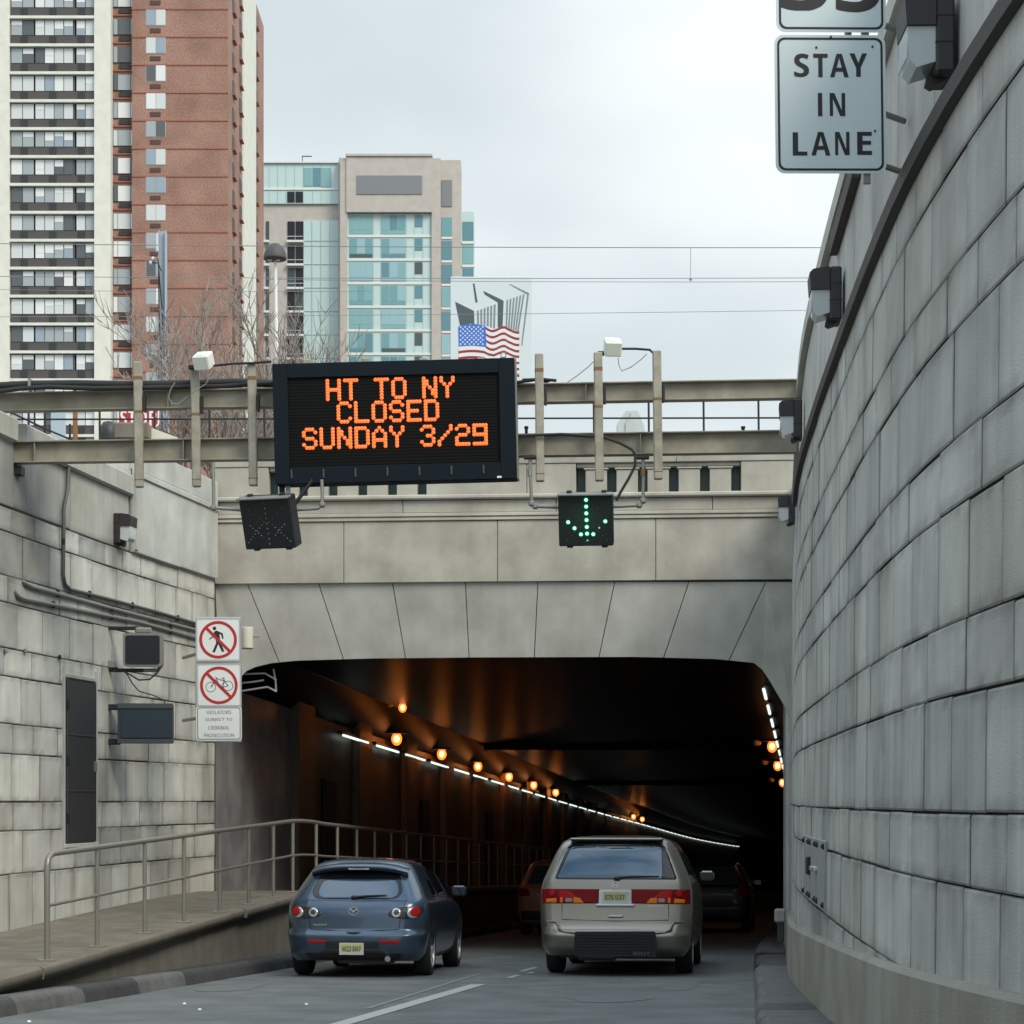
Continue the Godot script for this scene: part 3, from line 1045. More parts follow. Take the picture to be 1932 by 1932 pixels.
func kerb_stone(z0: float, z1: float, side: int) -> MB:
	var mb := MB.new()
	var rows := []
	var wob := rng.randf_range(-0.015, 0.015)
	var g := 0.008
	var wide := 0.26 if side < 0 else 0.5
	var prof := [[0.03, -0.05], [0.0, 0.1], [-0.025, 0.145], [-0.06, 0.165], [-wide, 0.16], [-wide, -0.05]]
	var zz := [z0 + g, z0 + g + 0.025, z0 + (z1 - z0) * 0.3, z0 + (z1 - z0) * 0.65, z1 - g - 0.025, z1 - g]
	for i in 6:
		var row := PackedVector3Array()
		var e := 0.02 if i == 0 or i == 5 else 0.0
		var j1 := rng.randf_range(-0.022, 0.022)
		for q in prof:
			var x := (KL(zz[i]) if side < 0 else KR(zz[i]))
			var o: float = q[0] + (j1 + wob if q[1] > 0 else 0.0)
			row.append(P(x - (-o if side < 0 else o), road_h(zz[i]) + q[1] - (e if q[1] > 0 else 0.0), zz[i]))
		if side < 0:
			row.reverse()
		rows.append(row)
	mb.grid(rows)
	for e in [0, 5]:
		for j in range(1, 5):
			if e == 0:
				mb.tri(rows[e][0], rows[e][j + 1], rows[e][j])
			else:
				mb.tri(rows[e][0], rows[e][j], rows[e][j + 1])
	return mb


# ---------- gantry, signs, fittings ----------
func gantry() -> void:
	var w := thing("sign_gantry", "tan painted steel gantry of two long beams and upright tubes across the cutting", "gantry", P(-5.6, 3.9, 25.3))
	for q in [[-9.5, 3.28, 4.57, 4.79, 0.6], [-6.05, 3.24, 3.955, 4.21, 0.0]]:
		var zl: float = 25.55 + (0.35 if q[4] > 0 else 0.0)
		var a := P(q[0], 0, zl)
		var b := P(q[1], 0, 24.75)
		var t := (b - a).normalized()
		var bs := Basis(t, Vector3.UP, t.cross(Vector3.UP))
		var ln := a.distance_to(b)
		var m := (a + b) / 2
		var h0: float = q[2] + EYE
		var h1: float = q[3] + EYE
		m.y = 0
		var mb := MB.new()
		mb.box(m + Vector3(0, (h0 + h1) / 2, 0), Vector3(ln, h1 - h0 - 0.03, 0.014), bs)
		mb.box(m + Vector3(0, h0 + 0.008, 0), Vector3(ln, 0.016, 0.17), bs, 0.003)
		mb.box(m + Vector3(0, h1 - 0.008, 0), Vector3(ln, 0.016, 0.17), bs, 0.003)
		var beam := put("beam", mb, M.beam_paint, w)
		for k in 5:   # stiffener plates and joint lines
			var st := MB.new()
			st.box(m + Vector3(0, (h0 + h1) / 2, 0) + t * (ln * (-0.45 + 0.19 * k)) + bs.z * 0.04, Vector3(0.012, h1 - h0 - 0.034, 0.066), bs)
			put("stiffener", st, M.beam_paint, beam)
	put("bearing", box(Vector3(0.2, 0.1, 0.2), P(-5.86, 3.88, 25.6)), M.black_metal, w)
	for q in [[260, 263, 683, 920], [368, 371, 690, 919], [475, 478, 684, 917], [580, 583, 678, 905], [690, 692, 676, 905], [799, 801, 676, 905], [908, 909, 676, 905], [1017, 1019, 668, 909], [1128, 1131, 665, 908], [1239, 1242, 662, 905]]:
		var z: float = 25.25 - 0.00062 * (q[0] - 260)
		var top := at(q[0], q[2], z)
		var low := at(q[1], q[3], z)
		var up := (top - low).normalized()
		var rt := up.cross(Vector3.BACK).normalized()
		var bs := Basis(rt, up, rt.cross(up))
		var ln := top.distance_to(low)
		var mb := MB.new()
		mb.box((top + low) / 2, Vector3(0.098, ln, 0.09), bs, 0.012)
		var p := put("post", mb, M.post_paint, w)
		for s in [[0.06, 0.03], [0.45 + 0.2 * rng.randf(), 0.05], [0.87, 0.06]]:
			if rng.randf() < 0.75:
				put("rust_band", box(Vector3(0.1005, s[1], 0.0925), low + up * ln * s[0], 0.01, bs), M.rust, p)
		put("clamp", box(Vector3(0.03, 0.2, 0.1), (top + low) / 2 + bs.x * 0.07 + up * 0.25 - bs.z * 0.02, 0.004, bs), M.black_metal, p)
	var hose := thing("black_hose", "thick black hose bundle lying along the upper beam left of the message board", "hose", at(250, 726, 25.4))
	put("hose", tube(along([[-160, 731], [-20, 729], [60, 725], [140, 724], [250, 726], [350, 724], [440, 721], [520, 724]], 25.35), 0.045, 10), M.black_rubber, hose)
	put("hose", tube(along([[-160, 738], [0, 738], [40, 733], [90, 730], [180, 733], [300, 731], [420, 729], [515, 722]], 25.28), 0.028, 8), M.black_rubber, hose)
	put("tie", box(Vector3(0.03, 0.14, 0.12), at(57, 727, 25.33)), M.pipe_grey, hose)
	var c1 := thing("looped_cable", "thin grey cable looping from the hose down the second tan post", "cable", at(330, 745, 25.2))
	put("cable", tube(along([[330, 722], [322, 735], [318, 750], [325, 762], [336, 763], [346, 755], [355, 748]], 25.2), 0.008, 6), M.pipe_grey, c1)
	put("cable_gland", box(Vector3(0.07, 0.09, 0.06), at(358, 779, 25.3), 0.01), M.pipe_grey, c1)
	var c2 := thing("black_cable", "black cable curving down from the lower beam to the lit green lane signal", "cable", at(1120, 860, 25.0))
	put("cable", tube(along([[985, 822], [1060, 819], [1100, 822], [1140, 825], [1170, 836], [1192, 848], [1199, 858], [1198, 880], [1185, 905], [1170, 930], [1163, 945]], 24.7), 0.016, 8), M.black_rubber, c2)
	var c3 := thing("cable_coil", "black cable bundle ending on the upper beam right of the message board", "cable", at(1010, 718, 25.0))
	put("cable", tube(along([[970, 722], [1000, 718], [1020, 715], [1038, 717], [1050, 718]], 24.95), 0.018, 8), M.black_rubber, c3)
	put("cable", tube(along([[985, 716], [1010, 715], [1030, 721], [1045, 716]], 24.98), 0.012, 8), M.black_rubber, c3)
	for q in [[993, 812, "black stub cap on the lower beam beside the message board"], [1402, 810, "black stub cap on the lower beam near the right wall"]]:
		var s := thing("stub_cap", q[2], "stub", at(q[0], 819, 25.0), "stub caps on the lower beam", false)
		put("stem", box(Vector3(0.035, 0.07, 0.035), Vector3(0, 0.03, 0)), M.black_metal, s)
		put("cap", box(Vector3(0.05, 0.03, 0.05), Vector3(0, 0.075, 0), 0.008), M.black_metal, s)


const GLYPH := {"H": [17, 17, 17, 31, 17, 17, 17], "T": [31, 4, 4, 4, 4, 4, 4], "O": [14, 17, 17, 17, 17, 17, 14], "N": [17, 25, 25, 21, 19, 19, 17], "Y": [17, 17, 10, 4, 4, 4, 4], "C": [14, 17, 16, 16, 16, 17, 14], "L": [16, 16, 16, 16, 16, 16, 31], "S": [14, 17, 16, 14, 1, 17, 14], "E": [31, 16, 16, 30, 16, 16, 31], "D": [30, 17, 17, 17, 17, 17, 30], "U": [17, 17, 17, 17, 17, 17, 14], "A": [4, 10, 17, 17, 31, 17, 17], "3": [14, 17, 1, 6, 1, 17, 14], "/": [1, 1, 2, 4, 8, 16, 16], "2": [14, 17, 1, 14, 16, 16, 31], "9": [31, 17, 17, 31, 1, 1, 31]}


func message_sign() -> void:
	var z := 24.75
	var k := z / F
	var w := 457.0 * k
	var h := 226.0 * k
	var c := at(744.5, 795, z)
	var o := thing("message_sign", "black electronic message board with glowing orange letters reading HT TO NY CLOSED SUNDAY 3/29", "message sign", c, "", false)
	o.rotation = Vector3(0.035, -0.02, 0.022)
	put("housing", box(Vector3(w, h, 0.34), Vector3(0, 0, -0.19), 0.01), M.sign_black, o)
	var fr := MB.new()
	var il := -w / 2 + 28 * k
	var ir := w / 2 - 30 * k
	var it := h / 2 - 27 * k
	var ib := -h / 2 + 31 * k
	fr.box(Vector3((-w / 2 + il) / 2, 0, 0), Vector3(il + w / 2, h, 0.05), Basis.IDENTITY, 0.004)
	fr.box(Vector3((w / 2 + ir) / 2, 0, 0), Vector3(w / 2 - ir, h, 0.05), Basis.IDENTITY, 0.004)
	fr.box(Vector3((il + ir) / 2, (it + h / 2) / 2, 0.001), Vector3(ir - il - 0.002, h / 2 - it, 0.05), Basis.IDENTITY, 0.004)
	fr.box(Vector3((il + ir) / 2, (ib - h / 2) / 2, 0.001), Vector3(ir - il - 0.002, ib + h / 2, 0.05), Basis.IDENTITY, 0.004)
	mat("sign_frame", 0.008, 0.014, 0.02, 0.6).metallic_specular = 0.22
	mat("screen_dark", 0.008, 0.009, 0.009, 0.7).metallic_specular = 0.2
	mat("louvre_dark", 0.011, 0.011, 0.011, 0.7).metallic_specular = 0.2
	put("frame", fr, mat("sign_frame", 0.006, 0.012, 0.018, 0.6), o)
	var scr := put("display_screen", box(Vector3(ir - il, it - ib, 0.012), Vector3((il + ir) / 2, (it + ib) / 2, -0.012)), mat("screen_dark", 0.012, 0.012, 0.012, 0.65), o)
	var lines := MB.new()
	for i in 28:
		lines.box(Vector3((il + ir) / 2, ib + (it - ib) * (i + 0.5) / 28, -0.004), Vector3(ir - il, 0.004, 0.006))
	put("louvre", lines, mat("louvre_dark", 0.014, 0.014, 0.014, 0.7), scr).set_meta("kind", "stuff")
	for i in 7:
		put("rib", box(Vector3(0.02, 0.1, 0.012), Vector3(il + (ir - il) * (i + 0.06) / 6.6, -h / 2 + 0.11, 0.03), 0.003), mat("rib_grey", 0.05, 0.06, 0.068, 0.5), o)
	for q in [-0.34, 0.0, 0.36]:
		put("hinge", box(Vector3(0.18, 0.03, 0.06), Vector3(w * q, -h / 2 - 0.012, -0.02), 0.006), M.sign_black, o)
	put("label_plate", box(Vector3(0.05, 0.022, 0.004), Vector3(w / 2 - 0.2, -h / 2 + 0.02, 0.027)), M.white_sheet, o)
	put("side_trim", box(Vector3(0.02, h, 0.3), Vector3(w / 2 + 0.011, 0, -0.17)), M.pipe_grey, o)
	for s in [[-0.488, 0], [0.455, 1]]:
		var ringm := MB.new()
		ringm.x = Transform3D(Basis.IDENTITY, Vector3(w * s[0], h / 2 + 0.045, -0.05))
		ring(ringm, disc(0.035, 14), disc(0.024, 14), -0.006, 0.006)
		put("lifting_eye", ringm, M.pipe_grey, o)
	put("foot_bracket", box(Vector3(0.06, 0.22, 0.05), Vector3(-w / 2 + 0.05, -h / 2 - 0.1, -0.2)), M.black_metal, o)
	put("foot_bracket", box(Vector3(0.05, 0.2, 0.05), Vector3(-w / 2 + 0.12, -h / 2 - 0.1, -0.2)), M.white_sheet, o)
	var led := glow("led_orange", 1.0, 0.16, 0.025, 1.15)
	var pitch := 5.5 * k
	# top left corner of every character, as far right and down as it stands on the board
	var rows := [["HT TO NY", 616.5, 713.0], ["CLOSED", 636.0, 756.0], ["SUNDAY 3/29", 569.5, 803.5]]
	for r in rows.size():
		var u: float = rows[r][1]
		for ch in rows[r][0]:
			if ch != " ":
				var mb := MB.new()
				for i in 7:
					for j in 5:
						if int(GLYPH[ch][i]) & (16 >> j):
							var dot := Vector3((u - 744.5) * k + pitch * (j + 0.5), (795.0 - rows[r][2]) * k - pitch * 1.045 * (i + 0.5), 0.002)
							for a in 8:
								var p0 := dot + Vector3(cos(TAU * a / 8), sin(TAU * a / 8), 0) * pitch * 0.68
								var p1 := dot + Vector3(cos(TAU * (a + 1) / 8), sin(TAU * (a + 1) / 8), 0) * pitch * 0.68
								mb.tri(dot + Vector3(0, 0, 0.011), p0, p1)
				put("lit_letter", mb, led, o)
			u += 33.0 if ch != " " else 25.0
	var l := OmniLight3D.new()
	l.name = "letter_light"
	l.light_color = Color(1, 0.45, 0.15)
	l.light_energy = 0.06
	l.light_size = 0.3
	l.omni_attenuation = 2.0
	l.omni_range = 8.0
	l.shadow_enabled = true
	l.position = Vector3(0, 0.1, 0.3)
	o.add_child(l)


func lane_signal(lit: bool) -> void:
	var z := 24.6
	var k := z / F
	var o: Node3D
	if lit:
		o = thing("lane_signal", "square black lane signal showing a lit green downward arrow", "lane signal", at(1105, 982, z), "lane signals under the gantry", false)
		o.rotation = Vector3(0.3, -0.1, 0.0)
	else:
		o = thing("lane_signal", "square black lane signal with all its small lenses dark", "lane signal", at(504, 988, z), "lane signals under the gantry", false)
		o.rotation = Vector3(0.36, -0.3, 0.0)
	var w := 103.0 * k
	var h := 98.0 * k
	put("housing", box(Vector3(w, h, 0.2), Vector3(0, 0, -0.1), 0.012), M.black_metal, o)
	put("face", box(Vector3(w - 0.02, h - 0.02, 0.01), Vector3(0, 0, 0.003), 0.002), mat("signal_face", 0.006, 0.01, 0.012, 0.6), o)
	put("hood", box(Vector3(w + 0.01, 0.02, 0.12), Vector3(0, h / 2 + 0.005, 0.0), 0.004), M.pipe_grey, o)
	for s in [-0.3, 0.34]:
		put("latch", box(Vector3(0.06, 0.03, 0.05), Vector3(w * s, h / 2 + 0.025, -0.06), 0.006), M.black_metal, o)
		put("hinge", box(Vector3(0.07, 0.025, 0.06), Vector3(w * s, -h / 2 - 0.01, -0.05), 0.006), M.black_metal, o)
	var dome := func(x: float, y: float, r: float, m: Material, called: String):
		var mb := MB.new()
		mb.lathe([Vector2(r, 0), Vector2(r * 0.9, r * 0.35), Vector2(r * 0.5, r * 0.65), Vector2(0.0001, r * 0.75)], 12, Transform3D(Basis(Vector3.RIGHT, Vector3.BACK, Vector3.DOWN), Vector3(x, y, 0.008)))
		return put(called, mb, m, o)
	var s := w / 525.0
	if lit:
		var green := glow("led_green", 0.35, 1.0, 0.62, 1.6)
		var dim := glow("led_green_dim", 0.2, 0.55, 0.33, 0.6)
		var edge := glow("led_green_rim", 0.0, 0.3, 0.12, 0.25)
		for q in [[702, 1232], [702, 1297], [702, 1362], [703, 1427], [704, 1494], [705, 1559], [525, 1446], [585, 1505], [646, 1565], [765, 1565], [883, 1442]]:
			var d: MeshInstance3D = dome.call((q[0] - 694) * s, (1432 - q[1]) * s, 0.02, green, "green_lamp")
			var mb := MB.new()
			mb.x = Transform3D(Basis.IDENTITY, Vector3((q[0] - 694) * s, (1432 - q[1]) * s, 0.0))
			ring(mb, disc(0.03, 12), disc(0.02, 12), 0.006, 0.0095)
			put("lamp_rim", mb, edge, d)
		for q in [[823, 1504], [708, 1625]]:
			dome.call((q[0] - 694) * s, (1432 - q[1]) * s, 0.012, dim, "green_lamp")
		for q in [[590, 1540], [640, 1495], [770, 1495], [815, 1538], [855, 1578], [555, 1578], [512, 1622], [900, 1622], [690, 1640], [575, 1320], [810, 1310]]:
			dome.call((q[0] - 694) * s, (1432 - q[1]) * s, 0.006, mat("lens_amber", 0.12, 0.07, 0.03, 0.3), "unlit_lens")
		var l := OmniLight3D.new()
		l.name = "arrow_light"
		l.light_color = Color(0.4, 1, 0.7)
		l.light_energy = 0.02
		l.light_size = 0.2
		l.omni_attenuation = 2.0
		l.shadow_enabled = true
		l.position = Vector3(0, 0, 0.15)
		o.add_child(l)
	else:
		var a := mat("lens_amber", 0.12, 0.07, 0.03, 0.3)
		var g := mat("lens_clear", 0.13, 0.14, 0.14, 0.25)
		for i in 9:
			dome.call(0, h * (0.4 - 0.1 * i), 0.01, g if i % 3 else a, "unlit_lens")
			for sg in [-1, 1]:
				if i < 8:
					dome.call(sg * w * (0.05 + 0.052 * i), h * (0.03 - 0.055 * i), 0.009, a if i in [0, 1, 5] else g, "unlit_lens")
				if i > 1 and i < 7:
					dome.call(sg * w * (0.04 + 0.05 * i), h * (-0.33 + 0.05 * i), 0.009, g, "unlit_lens")
				if i < 3:
					dome.call(sg * w * (0.12 + 0.1 * i), h * (0.1 + 0.09 * i), 0.006, a, "unlit_lens")
	var paths := [[[1000, 862], [1001, 905], [1003, 950], [1010, 955], [1056, 957]], [[1155, 956], [1206, 953], [1213, 945], [1214, 905], [1213, 862]]] if lit else [[[403, 958], [430, 960], [455, 962]], [[555, 962], [600, 959], [608, 952], [608, 930], [607, 905]]]
	var hang := thing("signal_hanger", "grey pipe hanger holding the green arrow signal below the beam" if lit else "grey pipe hanger holding the dark lane signal beside the left wall", "hanger", at(1100 if lit else 500, 958, 24.75))
	for p in paths:
		put("pipe", tube(along(p, 24.75), 0.02, 10), M.pipe_grey, hang)
		for q in p:
			if (q[0] < 1011 and q[0] > 1000 and q[1] > 940) or (q[0] > 1205 and q[1] > 940 and q[1] < 954) or (q[0] == 608 and q[1] > 940) or q[0] == 403:
				put("elbow", box(Vector3(0.075, 0.07, 0.06), at(q[0], q[1], 24.75), 0.02), M.pipe_grey, hang)
	if lit:
		for u in [1000, 1213]:
			put("flange", box(Vector3(0.14, 0.025, 0.1), at(u, 864, 24.75), 0.005), M.black_metal, hang)
			put("sleeve", tube(along([[u, 885], [u, 898]], 24.75), 0.028, 10), M.rust if u > 1100 else M.pipe_grey, hang)
	else:
		put("strut", tube(along([[553, 955], [572, 930], [590, 905]], 24.7), 0.022, 8), M.black_metal, hang)
		put("wall_tie", tube([at(403, 958, 24.75), at(403, 930, 24.75), at(402, 872, 24.75)], 0.02, 8), M.pipe_grey, hang)


func detectors() -> void:
	for q in [[384, 681, "boxy off-white detector on the second tan post, facing left of the board", [[402, 690], [440, 686], [475, 685], [512, 682]], -0.25], [1156, 655, "boxy off-white detector above the tan posts at the right end", [[1172, 658], [1200, 658], [1226, 660], [1234, 668], [1240, 672]], 0.1]]:
		var o := thing("traffic_detector", q[2], "detector", at(q[0], q[1], 25.0), "traffic detectors on the gantry")
		var b := Basis(Vector3.UP, q[4]) * Basis(Vector3.RIGHT, 0.5)
		var c := at(q[0], q[1], 25.0)
		put("housing", box(Vector3(0.19, 0.17, 0.2), c, 0.012, b), mat("detector_white", 0.7, 0.72, 0.64, 0.5), o)
		var cap := MB.new()
		cap.x = Transform3D(b, c) * Transform3D(Basis.IDENTITY, Vector3(0, 0.087, 0))
		cap.lathe([Vector2(0.075, 0), Vector2(0.07, 0.006), Vector2(0.0001, 0.008)], 18)
		put("lens_cover", cap, mat("detector_cap", 0.62, 0.64, 0.57, 0.4), o)
		put("arm", tube(along(q[3], 25.05), 0.014, 8), M.black_metal, o)
		put("bracket", box(Vector3(0.08, 0.05, 0.06), at(q[0] - 22, q[1] + 12, 25.1), 0.008), M.black_metal, o)
		if q[0] > 1000:
			put("cable", tube(along([[1166, 675], [1168, 690], [1173, 700], [1190, 693], [1210, 678], [1220, 668]], 24.95), 0.006, 6), M.pipe_grey, o)
			put("cable", tube(along([[1130, 672], [1110, 692], [1090, 708], [1070, 722], [1040, 727]], 24.95), 0.006, 6), M.pipe_grey, o)
		else:
			put("cable", tube(along([[398, 700], [396, 712], [388, 725], [372, 735], [362, 742]], 24.95), 0.006, 6), M.pipe_grey, o)


func sign_panel(o: Node3D, w: float, h: float, base: Material, border: Material, r := 0.05) -> void:
	var mb := MB.new()
	mb.prism(rrect(w, h, r), -0.004, 0.0)
	put("panel", mb, base, o)
	if border:
		var b := MB.new()
		ring(b, rrect(w - 0.03, h - 0.03, r * 0.8), rrect(w - 0.054, h - 0.054, r * 0.65), 0.0, 0.0015)
		put("border", b, border, o)


func road_signs() -> void:
	var z := 11.9
	var k := z / F
	var turn := Vector3(0.0, 0.05, 0.012)
	var s := thing("lane_sign", "tall pale sign with black border reading STAY IN LANE, hung from the right wall", "sign", at(1567, 196.5, z), "", false)
	s.rotation = turn
	var w := 211.0 * k
	var h := 261.0 * k
	sign_panel(s, w, h, M.sign_grey, M.ink)
	for q in [["S", 245, 330, 305, 437], ["T", 355, 437, 305, 437], ["A", 450, 556, 305, 437], ["Y", 562, 662, 302, 434], ["N", 446, 534, 527, 657], ["L", 232, 315, 750, 881], ["A", 338, 446, 748, 880], ["N", 474, 556, 747, 878], ["E", 600, 684, 746, 876]]:
		var u0: float = (2200 + q[1] * 0.5175) * 0.644
		var u1: float = (2200 + q[2] * 0.5175) * 0.644
		var y0: float = q[3] * 0.5175 * 0.644
		var y1: float = q[4] * 0.5175 * 0.644
		lettering(q[0], (u1 - u0) * k, (y1 - y0) * k, M.ink, s, Vector3(((u0 + u1) / 2 - 1567) * k, (196.5 - (y0 + y1) / 2) * k, 0.001), true)
	put("lettering", box(Vector3(8.2 * k, 44 * k, 0.002), Vector3((1547 - 1567) * k, (196.5 - 197.5) * k, 0.001)), M.ink, s)
	for q in [[1541, 90], [1648, 88], [1569, 70], [1546, 251], [1651, 247]]:
		put("bolt", box(Vector3(0.012, 0.012, 0.006), Vector3((q[0] - 1567) * k, (196.5 - q[1]) * k, 0.003), 0.003), M.ink, s)
	put("back_rail", box(Vector3(0.04, h + 0.1, 0.03), Vector3(0.2, 0, -0.025)), M.pipe_grey, s)
	var t := thing("speed_sign", "pale speed sign cut off by the picture, foot of a black 35 showing", "sign", at(1567, -70, z), "", false)
	t.rotation = turn
	sign_panel(t, w * 0.99, h, M.sign_grey, M.ink)
	lettering("35", 190 * k, 120 * k, M.ink, t, Vector3(0.0, -0.095, 0.001), true)
	lettering("SPEED", 150 * k, 40 * k, M.ink, t, Vector3(0.0, 0.28, 0.001))
	lettering("LIMIT", 130 * k, 40 * k, M.ink, t, Vector3(0.0, 0.17, 0.001))
	var br := thing("sign_bracket", "grey steel bracket arms tying the hung signs to the right wall", "bracket", P(2.1, 4.0, 12.0))
	for y in [20.0, 190.0, 290.0]:
		var a := at(1600, y, z + 0.04)
		var e := wall_pt(1, 12.3, a.y - EYE, -0.02)
		put("arm", tube([a, (a + e) / 2, e], 0.018, 8), M.pipe_grey, br)
	put("back_bar", tube([at(1600, -170, z + 0.05), at(1600, 320, z + 0.05)], 0.02, 8), M.pipe_grey, br)
	# three plates on one frame at the left of the portal
	z = 29.6
	k = z / F
	var fr := thing("plate_rack", "grey metal rack behind the three stacked prohibition plates", "rack", at(412, 1282, z + 0.02), "", false)
	put("frame", box(Vector3(87 * k, 236 * k, 0.03), Vector3(0, 0, -0.03), 0.004), M.alloy, fr)
	put("arm", tube([Vector3(-0.15, 0.4, -0.04), Vector3(-0.3, 0.4, -0.5), Vector3(-0.72, 0.4, -1.6)], 0.025, 8), M.pipe_grey, fr)
	put("arm", tube([Vector3(-0.15, -0.5, -0.04), Vector3(-0.3, -0.5, -0.5), Vector3(-0.72, -0.5, -1.6)], 0.025, 8), M.pipe_grey, fr)
	var a := thing("no_walking_sign", "square white sign with a walking figure crossed out by a red ring, topmost of three", "sign", at(411.5, 1207, z), "", false)
	var b := thing("no_cycling_sign", "square white sign with a bicycle crossed out by a red ring, middle of three", "sign", at(413, 1293, z), "", false)
	var c := thing("warning_plate", "small white plate lettered VIOLATORS SUBJECT TO CRIMINAL PROSECUTION", "sign", at(413, 1365, z), "", false)
	for o in [a, b]:
		o.rotation = Vector3(0, 0.03, 0.006)
		sign_panel(o, 84 * k, 82 * k, M.alloy, null, 0.03)
		var f := MB.new()
		f.prism(rrect(78 * k, 75 * k, 0.02), -0.002, 0.0025)
		put("white_field", f, M.white_sheet, o)
		var rg := MB.new()
		ring(rg, disc(35.5 * k, 40), disc(30 * k, 40), 0.003, 0.0055)
		rg.box(Vector3(0, 0, 0.0045), Vector3(61 * k, 5.6 * k, 0.0025), Basis(Vector3.BACK, -PI / 4))
		put("red_ring", rg, M.sign_red, o)
	var man := MB.new()
	var g := func(x, y): return Vector2((x - 365) * k * 0.1383, (430 - y) * k * 0.1383)
	man.prism(disc(3.6 * k, 14, g.call(317, 275)), 0.0026, 0.0036)
	for poly in [[[318, 312], [350, 305], [430, 345], [440, 415], [420, 420], [408, 362], [385, 352], [395, 455], [450, 590], [418, 600], [368, 490], [318, 605], [285, 598], [340, 470], [325, 385], [300, 395], [250, 430], [240, 420], [290, 382]]]:
		var pp := PackedVector2Array()
		for q in poly:
			pp.append(g.call(q[0], q[1]))
		man.prism(pp, 0.0026, 0.0038)
	put("walking_figure", man, M.ink, a)
	var bike := MB.new()
	var hgt := func(x, y): return Vector3((x - 368) * k * 0.1383, (1037 - y) * k * 0.1383, 0.0034)
	for q in [[258, 1062], [492, 1045]]:
		var m: Vector3 = hgt.call(q[0], q[1])
		ring(bike, disc(9.6 * k, 22, Vector2(m.x, m.y)), disc(8.5 * k, 22, Vector2(m.x, m.y)), 0.0026, 0.0036)
	for q in [[[258, 1062], [335, 945]], [[335, 945], [440, 975]], [[440, 975], [400, 1070]], [[400, 1070], [335, 960]], [[400, 1070], [492, 1045]], [[492, 1045], [430, 945]], [[320, 920], [350, 950]], [[405, 940], [445, 935]], [[258, 1062], [285, 1040]]]:
		bike.tube([hgt.call(q[0][0], q[0][1]), hgt.call(q[1][0], q[1][1])], 0.0045, 5)
	put("bicycle", bike, M.ink, b)
	c.rotation = Vector3(0, 0.03, 0.006)
	sign_panel(c, 86 * k, 65 * k, M.white_sheet, mat("ink_grey", 0.2, 0.21, 0.22, 0.6), 0.05)
	for q in [["VIOLATORS", -21, 46], ["SUBJECT TO", -7, 50], ["CRIMINAL", 8, 40], ["PROSECUTION", 22.5, 56]]:
		lettering(q[0], q[2] * k, 6.6 * k, mat("ink_soft", 0.12, 0.12, 0.12, 0.6), c, Vector3(0, -q[1] * k, 0.001), false)
	var cb := thing("camera_housing", "off-white drum shaped camera housing behind the crossed-out walker sign", "camera", at(466, 1204, 29.9), "", false)
	var dr := MB.new()
	dr.lathe([Vector2(0.0001, -0.15), Vector2(0.08, -0.15), Vector2(0.085, -0.13), Vector2(0.085, 0.14), Vector2(0.08, 0.15), Vector2(0.0001, 0.15)], 18)
	put("housing", dr, M.cream, cb)
	put("arm", tube([Vector3(0.06, 0.02, 0), Vector3(0.12, 0.02, 0), Vector3(0.17, 0.02, 0)], 0.012, 8), M.pipe_grey, cb)
	put("arm", tube([Vector3(-0.06, 0.02, 0), Vector3(-0.25, 0.02, 0)], 0.02, 8), M.pipe_grey, cb)


func wall_lamp(z: float, h: float, side: int, label: String) -> void:
	var p := wall_pt(side, z, h, -0.02)
	var n := (wall_pt(side, z, h, 1.0) - wall_pt(side, z, h, 0.0)).normalized()
	var o := thing("wall_lamp", label, "wall lamp", p, "brown wall lamps with ribbed glass along both walls", false)
	o.basis = Basis(n, Vector3.UP, n.cross(Vector3.UP)) * Basis.from_scale(Vector3.ONE * 0.92)   # x points away from the wall
	var g := MB.new()
	g.box(Vector3(0.05, 0, 0), Vector3(0.1, 0.44, 0.32), Basis.IDENTITY, 0.012)
	put("back_box", g, M.lamp_brown, o)
	for y in [-0.06, 0.08]:
		put("seam", box(Vector3(0.104, 0.008, 0.324), Vector3(0.05, y, 0)), mat("seam_dark", 0.012, 0.012, 0.012, 0.7), o)
	var hd := MB.new()
	hd.x = Transform3D(Basis.IDENTITY, Vector3(0, 0, 0))
	hd.prism(PackedVector2Array([Vector2(0.1, 0.03), Vector2(0.255, 0.03), Vector2(0.265, 0.17), Vector2(0.235, 0.2), Vector2(0.1, 0.22)]), -0.16, 0.16)
	put("hood", hd, M.lamp_brown, o)
	var gl := MB.new()
	gl.prism(PackedVector2Array([Vector2(0.1, -0.16), Vector2(0.2, -0.19), Vector2(0.235, -0.15), Vector2(0.25, 0.028), Vector2(0.1, 0.028)]), -0.14, 0.14)
	var lens := put("lens", gl, mat("lamp_glass_or_halo", 0.5, 0.55, 0.55, 0.12), o)
	for i in 7:
		var q := -0.12 + 0.04 * i
		put("lens_rib", box(Vector3(0.012, 0.17, 0.01), Vector3(0.246, -0.06, q), 0.003, Basis(Vector3.BACK, 0.08)), M.lamp_glass_or_halo, lens)
	var sn := MB.new()
	sn.prism(PackedVector2Array([Vector2(0.02, -0.22), Vector2(0.1, -0.22), Vector2(0.12, -0.19), Vector2(0.13, -0.24), Vector2(0.1, -0.26), Vector2(0.06, -0.245)]), -0.05, 0.05)
	put("drip_nose", sn, M.lamp_brown, o)


func wall_lamps() -> void:
	wall_lamp(10.75, 3.76, 1, "brown wall lamp nearest the camera, beside the lane sign, top of the picture")
	wall_lamp(16.7, 3.87, 1, "brown wall lamp alone against the sky, halfway along the right wall")
	wall_lamp(23.0, 4.02, 1, "brown wall lamp where the gantry beams meet the right wall")
	wall_lamp(31.6, 4.22, 1, "brown wall lamp in the right corner of the tunnel portal")
	wall_lamp(29.35, 3.66, -1, "brown wall lamp on the clean stone of the left wall")


